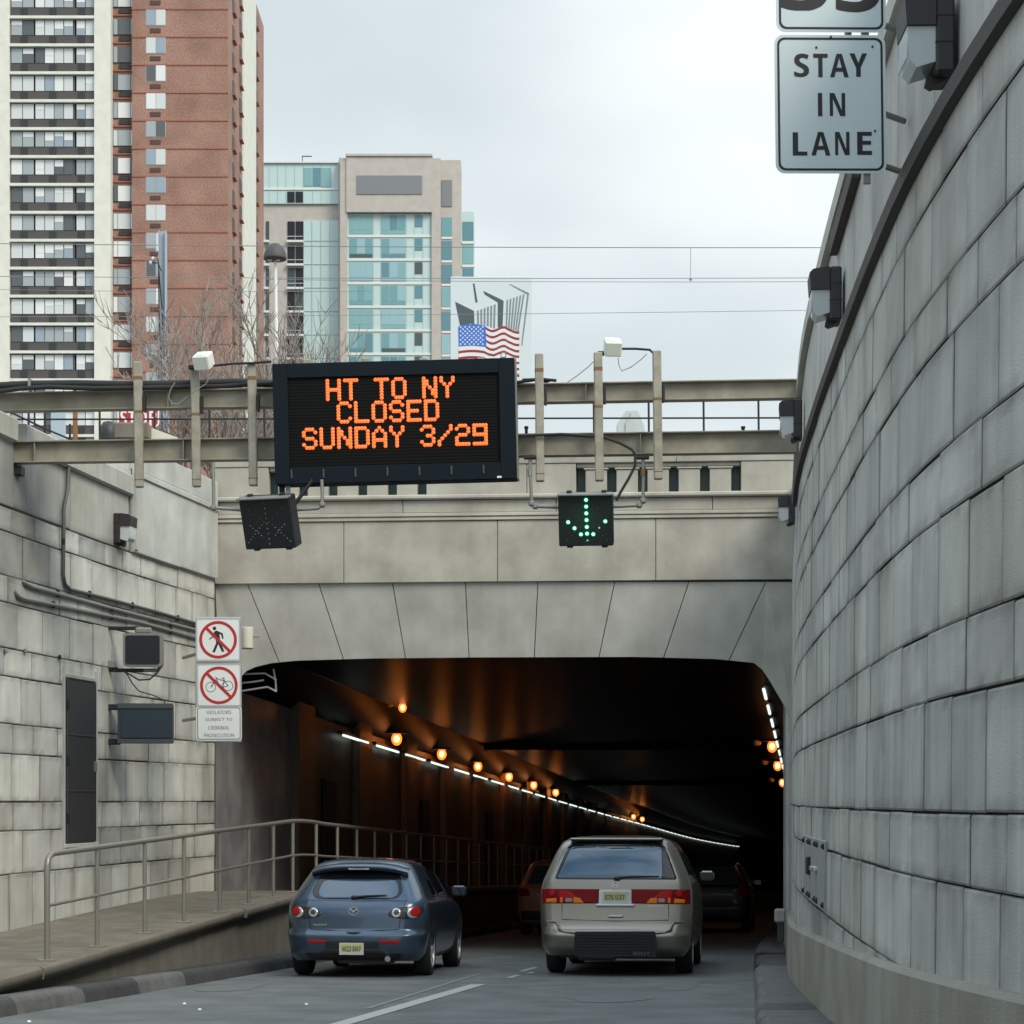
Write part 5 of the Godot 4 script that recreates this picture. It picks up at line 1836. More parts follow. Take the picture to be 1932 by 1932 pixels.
	put("silencer", box(Vector3(0.7, 0.12, 0.25), Vector3(0.1, 0.22, -0.42), 0.03), mat("muffler", 0.2, 0.19, 0.18, 0.5, 0.5), o)
	for q in [[[0.95, 0.975], [1.42, 0.975], [1.5, 1.18], [1.12, 1.2]], [[1.5, 0.97], [2.35, 0.96], [2.2, 1.3], [1.58, 1.34]], [[2.42, 0.96], [3.0, 0.96], [2.55, 1.26], [2.3, 1.3]]]:
		for s in 2:
			put("side_window", patch(soften(poly(q) if s else poly(q.map(func(p): return [-p[0], p[1]])), 0.05), rgt if s else lft, -0.004, 0.007), side_glass, o)
	car_sides(o, R, [0.84, 3.48], 0.315, 0.2, 5, blue, black, 2.75, 0.98)
	# --- silver minivan ---
	R = [[0.24, -0.2, -4.9, 0.84, 0.15, 0.4, 0.03, 0.2], [0.3, -0.07, -5.0, 0.89, 0.2, 0.45, 0.04, 0.2], [0.36, -0.02, -5.05, 0.915, 0.22, 0.45, 0.05, 0.22], [0.48, 0.0, -5.1, 0.925, 0.22, 0.45, 0.05, 0.22], [0.53, -0.004, -5.1, 0.93, 0.22, 0.45, 0.05, 0.22], [0.555, -0.06, -5.09, 0.932, 0.2, 0.45, 0.045, 0.22], [0.62, -0.075, -5.07, 0.938, 0.18, 0.45, 0.04, 0.22], [0.66, -0.1, -5.05, 0.944, 0.16, 0.45, 0.04, 0.22], [0.88, -0.12, -4.85, 0.948, 0.15, 0.4, 0.04, 0.2], [1.0, -0.14, -4.4, 0.945, 0.15, 0.4, 0.04, 0.2], [1.08, -0.15, -4.1, 0.94, 0.15, 0.35, 0.04, 0.2], [1.17, -0.17, -3.9, 0.92, 0.14, 0.3, 0.04, 0.2], [1.25, -0.19, -3.75, 0.885, 0.13, 0.3, 0.04, 0.2], [1.42, -0.24, -3.35, 0.81, 0.12, 0.28, 0.04, 0.18], [1.56, -0.29, -3.0, 0.745, 0.12, 0.25, 0.04, 0.16], [1.65, -0.34, -2.85, 0.69, 0.12, 0.25, 0.04, 0.16], [1.7, -0.43, -2.7, 0.63, 0.14, 0.22, 0.04, 0.12], [1.73, -0.65, -2.5, 0.53, 0.15, 0.2, 0.03, 0.1], [1.75, -1.0, -2.2, 0.34, 0.15, 0.15, 0.02, 0.05]]
	o = car_node("minivan", "silver gold minivan with long red tail lamps and black bumper guard", 1.255, 26.7, 0.12)
	var silver := paint("paint_silver", 0.25, 0.228, 0.192, 0.75)
	car_shell(R, o, silver)
	rear = func(p: Vector2, off: float): return Vector3(p.x, p.y, rear_z(row_at(R, p.y), p.x) + off)
	rgt = func(p: Vector2, off: float): return Vector3(side_x(row_at(R, p.y), -p.x) + off, p.y, -p.x)
	lft = func(p: Vector2, off: float): return Vector3(-side_x(row_at(R, p.y), p.x) - off, p.y, p.x)
	rw = put("rear_window", patch(soften(poly([[-0.78, 1.183], [0.78, 1.183], [0.61, 1.63], [0.5, 1.665], [-0.5, 1.665], [-0.61, 1.63]]), 0.05), rear, -0.004, 0.006), frit, o)
	put("window_glass", patch(soften(poly([[-0.74, 1.2], [0.60, 1.2], [0.575, 1.6], [-0.56, 1.6]]), 0.04), rear, 0.004, 0.009), glass, rw)
	put("wiper", tube([rear.call(Vector2(0.0, 1.21), 0.03), rear.call(Vector2(0.2, 1.225), 0.03), rear.call(Vector2(0.54, 1.23), 0.02)], [0.014, 0.013, 0.008], 6), black, rw)
	put("wiper_hub", box(Vector3(0.08, 0.04, 0.05), rear.call(Vector2(0.02, 1.2), 0.02), 0.012), black, rw)
	put("top_spoiler", box(Vector3(1.16, 0.03, 0.2), Vector3(0, 1.69, -0.4), 0.012), silver, o)
	for s in [-1, 1]:
		var tl := put("tail_lamp", patch(soften(poly([[s * 0.205, 0.89], [s * 0.93, 0.885], [s * 0.925, 1.07], [s * 0.19, 1.07]]), 0.012), rear, -0.002, 0.012), darkred, o)
		put("lens", patch(soften(poly([[s * 0.44, 0.93], [s * 0.7, 0.955], [s * 0.7, 1.05], [s * 0.56, 1.04]]), 0.02), rear, 0.012, 0.017), red, tl)
		put("lens", patch(disc(0.04, 16, Vector2(s * 0.79, 1.02)), rear, 0.012, 0.019), red, tl)
		put("lens", patch(soften(poly([[s * 0.385, 0.897], [s * 0.52, 0.897], [s * 0.52, 0.965], [s * 0.44, 0.96]]), 0.01), rear, 0.012, 0.018), amber, tl)
		put("lens", patch(soften(poly([[s * 0.53, 0.905], [s * 0.62, 0.905], [s * 0.62, 0.955], [s * 0.53, 0.955]]), 0.015), rear, 0.012, 0.018), mat("lens_grey", 0.2, 0.22, 0.2, 0.1), tl)
		put("lens", patch(soften(poly([[s * 0.65, 0.9], [s * 0.685, 0.9], [s * 0.685, 0.965], [s * 0.65, 0.965]]), 0.01), rear, 0.012, 0.018), amber, tl)
		put("lens", patch(soften(poly([[s * 0.73, 0.897], [s * 0.86, 0.9], [s * 0.86, 0.945], [s * 0.73, 0.955]]), 0.01), rear, 0.012, 0.018), amber, tl)
		# pale curved step where bumper meets body
		put("bumper_lip", tube([rear.call(Vector2(s * 0.46, 0.53), 0.012), rear.call(Vector2(s * 0.62, 0.54), 0.012), rear.call(Vector2(s * 0.68, 0.575), 0.03), rear.call(Vector2(s * 0.705, 0.63), 0.03), rear.call(Vector2(s * 0.73, 0.66), 0.02), rear.call(Vector2(s * 0.85, 0.665), 0.01)], [0.012, 0.016, 0.018, 0.016, 0.018, 0.01], 8), silver, o)
	put("plate_surround", patch(soften(poly([[-0.2, 0.885], [0.2, 0.885], [0.205, 1.06], [-0.205, 1.06]]), 0.015), rear, 0.0, 0.012), mat("plate_white", 0.62, 0.64, 0.64, 0.4), o)
	put("plate_lip", box(Vector3(0.48, 0.035, 0.05), Vector3(0, 0.87, -0.1), 0.014), M.plate_white, o)
	plate(o, 0.0, 0.965, -0.11, 0.31, 0.155, "E75 U37")
	var bh := MB.new()
	bh.x = Transform3D(Basis.IDENTITY, Vector3(0, 1.123, rear.call(Vector2(0, 1.12), 0.008).z))
	ring(bh, rrect(0.095, 0.07, 0.02), rrect(0.078, 0.053, 0.015), -0.004, 0.006)
	bh.prism(PackedVector2Array([Vector2(-0.03, 0.022), Vector2(-0.018, 0.022), Vector2(-0.012, 0.003), Vector2(0.012, 0.003), Vector2(0.018, 0.022), Vector2(0.03, 0.022), Vector2(0.022, -0.024), Vector2(0.012, -0.024), Vector2(0.01, -0.006), Vector2(-0.01, -0.006), Vector2(-0.012, -0.024), Vector2(-0.022, -0.024)]), 0.0, 0.005)
	put("badge", bh, M.chrome, o)
	put("gate_handle", box(Vector3(0.19, 0.034, 0.03), Vector3(0.01, 0.735, -0.095), 0.01), M.alloy, o)
	put("gate_seam", tube([rear.call(Vector2(-0.66, 0.88), 0.0), rear.call(Vector2(-0.66, 0.69), 0.0), rear.call(Vector2(0, 0.675), 0.0), rear.call(Vector2(0.66, 0.69), 0.0), rear.call(Vector2(0.66, 0.88), 0.0)], 0.006, 6), black, o)
	lettering("ODYSSEY", 0.2, 0.026, M.chrome, o, rear.call(Vector2(0.5, 0.86), 0.008), true, 0.004, "badge_lettering")
	var gd := MB.new()
	gd.prism(soften(PackedVector2Array([Vector2(-0.5, 0.25), Vector2(0.52, 0.24), Vector2(0.53, 0.33), Vector2(0.505, 0.555), Vector2(-0.48, 0.545)]), 0.02), 0.005, 0.07)
	var guard := put("bumper_guard", gd, M.black_rubber, o)
	for i in 7:
		put("guard_ridge", box(Vector3(0.98, 0.008, 0.012), Vector3(0.01, 0.29 + 0.036 * i, 0.072), 0.003), M.black_rubber, guard)
	lettering("BULLY", 0.2, 0.04, mat("guard_print", 0.1, 0.105, 0.11, 0.6), guard, Vector3(0.34, 0.285, 0.08), true, 0.002)
	put("silencer", box(Vector3(0.5, 0.14, 0.3), Vector3(-0.25, 0.24, -0.55), 0.04), M.muffler, o)
	for q in [[[0.55, 1.2], [1.5, 1.2], [1.5, 1.55], [0.75, 1.57]], [[1.58, 1.2], [2.55, 1.2], [2.5, 1.56], [1.58, 1.58]], [[2.63, 1.2], [3.5, 1.19], [2.95, 1.5], [2.63, 1.55]]]:
		for s in 2:
			put("side_window", patch(soften(poly(q) if s else poly(q.map(func(p): return [-p[0], p[1]])), 0.05), rgt if s else lft, -0.004, 0.007), side_glass, o)
	car_sides(o, R, [1.05, 4.05], 0.335, 0.21, 7, silver, black, 3.3, 1.18)
	# --- two cars already inside the tunnel ---
	R = [[0.26, -0.12, -4.4, 0.82, 0.15, 0.4, 0.03, 0.2], [0.34, -0.02, -4.5, 0.88, 0.2, 0.4, 0.04, 0.2], [0.5, 0.0, -4.55, 0.9, 0.2, 0.4, 0.05, 0.2], [0.6, -0.05, -4.55, 0.905, 0.18, 0.4, 0.05, 0.2], [0.85, -0.08, -4.4, 0.91, 0.16, 0.4, 0.05, 0.2], [1.0, -0.1, -3.7, 0.9, 0.16, 0.35, 0.05, 0.2], [1.06, -0.12, -3.3, 0.87, 0.15, 0.3, 0.05, 0.2], [1.3, -0.28, -2.8, 0.77, 0.15, 0.28, 0.05, 0.15], [1.5, -0.42, -2.4, 0.67, 0.15, 0.22, 0.04, 0.12], [1.57, -0.55, -2.2, 0.58, 0.15, 0.2, 0.03, 0.1], [1.6, -0.9, -1.9, 0.35, 0.15, 0.15, 0.02, 0.05]]
	var far := [["sport_utility_car", "car with the orange of the tunnel lamps painted into its body, left of the minivan", 0.98, 46.0, 0.14, paint("paint_lamp_orange", 0.36, 0.15, 0.055, 0.1)], ["sport_utility_car", "dark car deep in the tunnel, half hidden right of the minivan", 4.35, 48.0, 0.14, paint("paint_dark", 0.008, 0.009, 0.012, 0.2)]]  # the first car's paint carries the orange lamp light in its colour
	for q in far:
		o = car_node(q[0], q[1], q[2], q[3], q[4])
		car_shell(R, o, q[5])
		rear = func(p: Vector2, off: float): return Vector3(p.x, p.y, rear_z(row_at(R, p.y), p.x) + off)
		put("rear_window", patch(soften(poly([[-0.7, 1.08], [0.7, 1.08], [0.56, 1.47], [-0.56, 1.47]]), 0.06), rear, -0.004, 0.008), glass, o)
		for s in [-1, 1]:
			put("tail_lamp", patch(soften(poly([[s * 0.62, 0.82], [s * 0.88, 0.82], [s * 0.87, 1.0], [s * 0.66, 0.98]]), 0.04), rear, -0.002, 0.015), darkred, o)
		put("bumper", patch(soften(poly([[-0.8, 0.32], [0.8, 0.32], [0.8, 0.52], [-0.8, 0.52]]), 0.04), rear, 0.0, 0.03), black, o)
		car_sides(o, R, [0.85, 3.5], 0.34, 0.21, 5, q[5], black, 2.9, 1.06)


func car_sides(o: Node3D, R: Array, axles: Array, r: float, wd: float, spokes: int, body: Material, black: Material, mirror_z: float, mirror_y: float) -> void:
	for a in axles:
		for s in [-1, 1]:
			var w: float = row_at(R, 0.5)[3]
			wheel(o, s * (w - 0.005), -a, r, wd, spokes, M.alloy)
			var arch := MB.new()
			var c := PackedVector2Array()
			for i in 21:
				c.append(Vector2(cos(PI * (i / 20.0) * 1.1 - 0.05 * PI), sin(PI * (i / 20.0) * 1.1 - 0.05 * PI)) * (r + 0.06))
			var cz := func(p: Vector2, off: float): return Vector3(s * (side_x(row_at(R, p.y), p.x * -s) + off) if s > 0 else -side_x(row_at(R, p.y), p.x) - off, p.y, (-p.x if s > 0 else p.x))
			var sh := PackedVector2Array()
			for p in c:
				sh.append(p + Vector2(a * s, r))
			put("wheel_arch", patch(sh, cz, 0.0, 0.003), black, o)
	for s in [-1, 1]:
		var m := MB.new()
		m.box(Vector3(s * (row_at(R, mirror_y)[3] + 0.12), mirror_y + 0.06, -mirror_z), Vector3(0.2, 0.14, 0.1), Basis.IDENTITY, 0.035)
		var mi := put("mirror", m, body, o)
		put("mirror_glass", box(Vector3(0.16, 0.105, 0.01), Vector3(s * (row_at(R, mirror_y)[3] + 0.12), mirror_y + 0.06, -mirror_z + 0.052), 0.003), M.car_side_glass, mi)
	var un := MB.new()
	un.box(Vector3(0, 0.25, (R[0][1] + R[0][2]) / 2), Vector3(R[0][3] * 1.7, 0.1, R[0][1] - R[0][2] - 0.5))
	put("underbody", un, black, o)


# ---------- street level and beyond ----------
func street_level() -> void:
	# fence of thin rails on the portal
	var f := thing("street_fence", "thin dark pipe fence with square bays standing behind the portal parapet", "fence", at(960, 830, 36.5))
	for y in [748.0, 790.0]:
		put("rail", tube(along([[-260, y + 2], [600, y], [1700, y - 2]], 36.5), 0.016, 6), M.black_metal, f)
	for i in 17:
		var u := 84.0 + 103.6 * (i - 2)
		put("post", tube(along([[u, 748], [u + 1, 845]], 36.5), 0.02, 6), M.black_metal, f)
	# STOP sign
	var z := 39.0
	var k := z / F
	var s := thing("stop_sign", "red octagonal STOP sign on a post behind the left gantry posts", "sign", at(261, 784, z), "", false)
	var oct := PackedVector2Array()
	var inn := PackedVector2Array()
	for i in 8:
		oct.append(Vector2.from_angle(TAU * (i + 0.5) / 8) * 0.405)
		inn.append(Vector2.from_angle(TAU * (i + 0.5) / 8) * 0.375)
	var om := MB.new()
	om.prism(oct, -0.004, 0.0)
	put("panel", om, M.white_sheet, s)
	var im := MB.new()
	im.prism(inn, 0.0005, 0.0025)
	put("red_field", im, M.sign_red, s)
	lettering("STOP", 68 * k, 31 * k, M.white_sheet, s, Vector3(0.0, -0.045, 0.003))
	put("post", tube([Vector3(0, 0.3, -0.03), Vector3(0, -0.6, -0.03), Vector3(0, -1.55, -0.03)], 0.03, 8), M.pipe_grey, s)
	# small things behind the left wall
	var bp := thing("service_panel", "pale blue weathered service panel standing behind the left beam", "panel", at(110, 830, 40), "", false)
	put("panel", box(Vector3(0.27, 0.62, 0.06), Vector3(0, 0.3, 0), 0.01), mat("panel_blue", 0.4, 0.5, 0.56, 0.6), bp)
	put("foot", box(Vector3(0.2, 1.3, 0.05), Vector3(0, -0.65, 0)), M.pipe_grey, bp)
	var wp := thing("wooden_post", "brown wooden post between the blue panel and the STOP sign", "post", at(142, 830, 38), "", false)
	put("post", box(Vector3(0.075, 2.0, 0.075), Vector3(0, -0.3, 0), 0.01), mat("old_wood", 0.25, 0.13, 0.05, 0.85), wp)
	put("cap", box(Vector3(0.09, 0.03, 0.09), Vector3(0, 0.71, 0), 0.01), M.old_wood, wp)
	var bn := thing("litter_bin", "dark rounded bin left of the STOP sign behind the beams", "bin", at(205, 843, 37.5), "", false)
	var bm := MB.new()
	bm.lathe([Vector2(0.16, -1.3), Vector2(0.17, 0.2), Vector2(0.16, 0.32), Vector2(0.1, 0.42), Vector2(0.001, 0.45)], 18)
	put("body", bm, mat("bin_dark", 0.025, 0.03, 0.032, 0.5), bn)
	put("band", box(Vector3(0.24, 0.06, 0.02), Vector3(0, 0.1, 0.165), 0.005), M.black_metal, bn)
	var hr := thing("stair_rail", "dark sloping stair rails on top of the left wall at the picture's edge", "handrail", at(60, 810, 29))
	for q in [[[-40, 752], [18, 777], [90, 811], [150, 836]], [[-40, 780], [13, 805], [60, 826], [95, 839]], [[-40, 790], [13, 812], [52, 830], [80, 841]]]:
		put("rail", tube(along(q, 29.0), 0.014, 6), M.black_metal, hr)
	for q in [[54, 775, 830], [132, 800, 840], [8, 770, 845]]:
		put("post", tube(along([[q[0], q[1]], [q[0], q[2] + 20]], 29.0), 0.016, 6), M.black_metal, hr)
	# steel mast with insulators
	z = 60.0
	k = z / F
	var m := thing("steel_mast", "tall pale blue grey steel mast with white insulators before the brick tower", "mast", P((307 - 966) * k, 4.3 - 0.0, z), "", false)
	var top := (1510 - 437) * k - 4.3
	var mm := MB.new()
	for q in [[-0.09, 0.0], [0.09, 0.0]]:
		mm.box(Vector3(q[0], top / 2, 0), Vector3(0.02, top, 0.3))
	mm.box(Vector3(0, top / 2, 0.02), Vector3(0.16, top, 0.02))
	put("column", mm, mat("mast_blue", 0.36, 0.43, 0.5, 0.55), m)
	put("flange_plate", box(Vector3(0.36, top * 0.7, 0.03), Vector3(0.02, top * 0.35, 0.13), 0.01), M.mast_blue, m)
	for q in [[-0.24, 0.93], [-0.12, 0.95], [-0.28, 0.70], [-0.12, 0.71], [0.2, 0.745], [-0.02, 0.5], [-0.3, 0.92]]:
		var ins := MB.new()
		ins.lathe([Vector2(0.001, -0.05), Vector2(0.05, -0.045), Vector2(0.03, -0.01), Vector2(0.055, 0.0), Vector2(0.03, 0.02), Vector2(0.045, 0.04), Vector2(0.001, 0.05)], 10, Transform3D(Basis.IDENTITY, Vector3(q[0], top * q[1], 0.22)))
		put("insulator", ins, M.white_sheet, m)
	for q in [[[-0.1, 0.93], [0.02, 0.8], [0.03, 0.76]], [[-0.08, 0.9], [-0.07, 0.8], [0.0, 0.66], [0.02, 0.5], [0.0, 0.42]], [[-0.3, 0.92], [-0.1, 0.92], [0.0, 0.9]], [[-0.3, 0.7], [-0.1, 0.69], [0.05, 0.69]]]:
		put("bracket_arm", tube(q.map(func(p): return Vector3(p[0], top * p[1], 0.2)), 0.018, 6), M.black_metal, m)
	put("white_banner", box(Vector3(0.1, 2.2, 0.03), Vector3(-0.22, 1.9, 0.1)), M.white_sheet, m)
	# street lamp with a domed head
	z = 58.0
	k = z / F
	var lp := thing("street_lamp", "slim white street lamp pole with dark domed head left of the glass building", "street lamp", P((524 - 966) * k, 4.3, z), "", false)
	var lt := (1510 - 490) * k - 4.3
	put("pole", tube([Vector3(0, 0, 0), Vector3(0, lt * 0.5, 0), Vector3(-0.06, lt, 0)], [0.085, 0.06, 0.04], 10), M.white_sheet, lp)
	var dm := MB.new()
	dm.lathe([Vector2(0.001, -0.04), Vector2(0.2, -0.03), Vector2(0.3, 0.0), Vector2(0.31, 0.05), Vector2(0.29, 0.18), Vector2(0.23, 0.32), Vector2(0.12, 0.42), Vector2(0.001, 0.45)], 24, Transform3D(Basis.IDENTITY, Vector3(-0.07, lt, 0)))
	put("dome", dm, mat("dome_dark", 0.07, 0.068, 0.07, 0.6), lp)
	for q in [-0.2, 0.02]:
		put("lamp_lens", box(Vector3(0.12, 0.03, 0.1), Vector3(q, lt - 0.04, 0.1), 0.01), M.lamp_glass_or_halo, lp)
	billboard()
	# overhead wires
	for q in [[-60, 459, 1700, 467, 0.018], [-60, 521, 1700, 523.5, 0.014], [500, 527, 1700, 530.5, 0.012], [-60, 545, 700, 549, 0.01], [-60, 598, 1700, 583, 0.011]]:
		var w := thing("overhead_wire", ["dark overhead wire, highest of those crossing the sky", "grey overhead wire, upper of the close pair crossing the sky", "grey overhead wire, lower of the close pair crossing the sky", "thin wire crossing the brick tower just above the lamp pole", "thin wire, lowest of those crossing the sky right of the flag mural"][[459, 521, 527, 545, 598].find(q[1])], "wire", at(q[0], q[1], 64), "overhead wires")
		var pts := []
		for i in 13:
			var t := i / 12.0
			pts.append(at(lerpf(q[0], q[2], t), lerpf(q[1], q[3], t) + 3.0 * (t * (1 - t)) * 4, 64))
		put("wire", tube(pts, q[4] * 0.75, 5), mat("wire_dark", 0.22, 0.235, 0.25, 0.6), w)
	var dr := thing("wire_dropper", "thin upright dropper wire linking the overhead wires above the beams", "wire", at(1303, 495, 64))
	put("wire", tube(along([[1303, 467], [1303, 495], [1303, 531]], 64), 0.008, 5), M.wire_dark, dr)
	put("clamp", box(Vector3(0.08, 0.06, 0.05), at(1303, 527, 64), 0.01), M.wire_dark, dr)
	bare_tree(at(470, 0, 56).x, 56.0, 9.2, 5, "bare leafless tree before the brick tower, left of the street lamp")
	bare_tree(at(605, 0, 60).x, 60.0, 8.6, 12, "bare leafless tree before the glass building, right of the street lamp")
	bare_tree(at(385, 0, 52).x, 52.0, 7.2, 33, "small bare tree just right of the steel mast")
	# far tower seen between the beams
	z = 900.0
	k = z / F
	var t := thing("distant_tower", "pale grey ribbed tower with chamfered shoulders far off between the beams", "tower", P((1191 - 966) * k, 4.3, z), "", false)
	var base := 4.3
	var h0 := (1510 - 820) * k - base
	var h1 := (1510 - 798) * k - base
	var h2 := (1510 - 775) * k - base
	var tm := MB.new()
	tm.prism(PackedVector2Array([Vector2(-26 * k, 0), Vector2(26 * k, 0), Vector2(26 * k, h0 + 1), Vector2(25 * k, h1 - 1.5), Vector2(12 * k, h2), Vector2(-10 * k, h2), Vector2(-26 * k, h1)]), -8.0, 0.0)
	var tw := put("wall", tm, mat("tower_pale", 0.5, 0.56, 0.55, 0.7), t)
	for i in 7:
		put("rib", box(Vector3(0.7, h2 - 1.0 - absf(i - 3.0) * 1.2, 0.8), Vector3((-9 + 3.0 * i) * k, (h2 - 1.0 - absf(i - 3.0) * 1.2) / 2, 0.3)), M.tower_pale, tw)


func billboard() -> void:
	var z := 72.0
	var k := z / F
	var o := thing("billboard", "tall white billboard printed with two grey towers and a waving striped flag", "billboard", at(927, 640, z), "", false)
	var w := 154.0 * k
	var h := 236.0 * k
	put("board", box(Vector3(w, h, 0.12), Vector3(0, 0, -0.061), 0.01), mat("board_white", 0.62, 0.7, 0.73, 0.6), o)
	for s in [-0.3, 0.3]:
		put("leg", box(Vector3(0.15, 5.0, 0.12), Vector3(w * s, -h / 2 - 2.4, -0.2)), M.pipe_grey, o)
	var g := func(x, y): return Vector2(((1300 + x * 0.16566) * 0.644 - 927) * k, (640 - (780 + y * 0.16566) * 0.644) * k)
	var flat := func(pts: Array, d: float) -> MB:
		var q := PackedVector2Array()
		for p in pts:
			q.append(g.call(p[0], p[1]))
		var mb := MB.new()
		mb.prism(q, 0.0, d)
		return mb
	var dark := mat("print_slate", 0.07, 0.1, 0.12, 0.6)
	var mid := mat("print_grey", 0.2, 0.25, 0.27, 0.6)
	var pr := put("print", flat.call([[200, 625], [535, 790], [555, 1300], [300, 1300], [290, 1060]], 0.004), dark, o)
	for q in [[[700, 435], [1060, 610], [1030, 1300], [955, 1300], [955, 640], [725, 500]], [[515, 305], [545, 305], [600, 640], [560, 640]]]:
		put("print_shape", flat.call(q, 0.005), dark, pr)
	put("print_shape", flat.call([[1155, 320], [1180, 318], [1510, 475], [1390, 1400], [1370, 1400], [1475, 500]], 0.005), mid, pr)
	for i in 6:
		var x := 585.0 + 60 * i
		var y := 790.0 - 22 * i
		put("print_stripe", flat.call([[x, y], [x + 34, y - 10], [x + 46 - 6 * i, 1250], [x + 14 - 6 * i, 1250]], 0.004), mid, pr)
		x = 1110.0 + 58 * i
		y = 600.0 - 20 * i
		put("print_stripe", flat.call([[x, y], [x + 30, y - 10], [x + 4 - 22 * i, 1350], [x - 24 - 22 * i, 1350]], 0.004), mid, pr)
	var fl := put("flag_print", flat.call([[250, 1060], [480, 1020], [740, 1050], [890, 1110], [1020, 1070], [1330, 1160], [1340, 1900], [1180, 1880], [940, 1830], [500, 1750], [270, 1760]], 0.008), mat("flag_white", 0.72, 0.76, 0.76, 0.6), o)
	for i in 8:
		var y := 1060.0 + 110 * i - (10 if i > 3 else 0)
		var a := [740.0, 0.0] if i < 4 else [260.0, 40.0]
		var t := []
		var b := []
		for j in 13:
			var x := lerpf(a[0], 1335, j / 12.0)
			var wv := 0.0
			if x > 740:
				var u := (x - 740) / 600.0
				wv = 60.0 * u + 45.0 * sin(u * 8.5) * (1.0 if u < 0.6 else 0.6) + 10
			else:
				wv = -28.0 * sin((x - 260) / 480.0 * PI) * 0.8 + 10
			t.append([x, y + wv])
			b.push_front([x, y + wv + 44])
		put("flag_stripe", flat.call(t + b, 0.011), mat("flag_red", 0.3, 0.025, 0.035, 0.6), fl)
	var ct := put("flag_canton", flat.call([[255, 1062], [400, 1030], [560, 1022], [740, 1055], [755, 1430], [500, 1405], [265, 1420]], 0.012), mat("flag_blue", 0.04, 0.16, 0.58, 0.6), fl)
	for r in 9:
		for c in 6 - r % 2:
			var ctr: Vector2 = g.call(300 + 78 * c + (39 if r % 2 else 0), 1075 + 38 * r)
			var st := PackedVector2Array()
			for i in 10:
				st.append(ctr + Vector2.from_angle(PI / 2 + TAU * i / 10) * (0.042 if i % 2 == 0 else 0.018))
			var sm := MB.new()
			sm.prism(st, 0.012, 0.015)
			put("flag_star", sm, M.flag_white, ct)


func bare_tree(x: float, z: float, h: float, sd: int, label: String) -> void:
	var o := thing("bare_tree", label, "tree", P(x, 4.3, z), "bare street trees", false)
	var r := RandomNumberGenerator.new()
	r.seed = sd
	var trunk := MB.new()
	var limbs := MB.new()
	var tw := MB.new()
	trunk.tube([Vector3(0, -0.2, 0), Vector3(0.03, h * 0.15, 0), Vector3(0, h * 0.3, 0)], [0.15, 0.12, 0.1], 8)
	var todo := []
	for i in 6:
		todo.append([Vector3(0, h * (0.2 + 0.02 * i), 0), Vector3(cos(i * 2.4) * 0.55, 1.0, sin(i * 2.4) * 0.55).normalized(), h * r.randf_range(0.3, 0.42), 0.06, 0])
	while todo.size():
		var b: Array = todo.pop_back()
		var p: Vector3 = b[0]
		var d: Vector3 = b[1]
		var pts := [p]
		var rad := [b[3]]
		var n := 4
		for i in n:
			d = (d + Vector3(r.randf_range(-0.18, 0.18), r.randf_range(-0.02, 0.14), r.randf_range(-0.18, 0.18))).normalized()
			p += d * b[2] / n
			pts.append(p)
			rad.append(b[3] * (1.0 - 0.6 * (i + 1.0) / n))
			if b[4] < 3 and i > 0:
				for q in (3 if b[4] < 1 else 2):
					var s := Vector3(r.randf_range(-1, 1), r.randf_range(-0.2, 0.7), r.randf_range(-1, 1))
					todo.append([p, (d + s * 0.85).normalized(), b[2] * r.randf_range(0.4, 0.62), maxf(rad[-1] * 0.65, 0.013), b[4] + 1])
		(limbs if b[4] < 2 else tw).tube(pts, rad, 5 if b[4] < 2 else 3, false)
	put("trunk", trunk, M.bark, o)
	put("branches", limbs, M.bark, o)
	put("twigs", tw, mat("twig", 0.3, 0.26, 0.23, 0.9), o).set_meta("kind", "stuff")


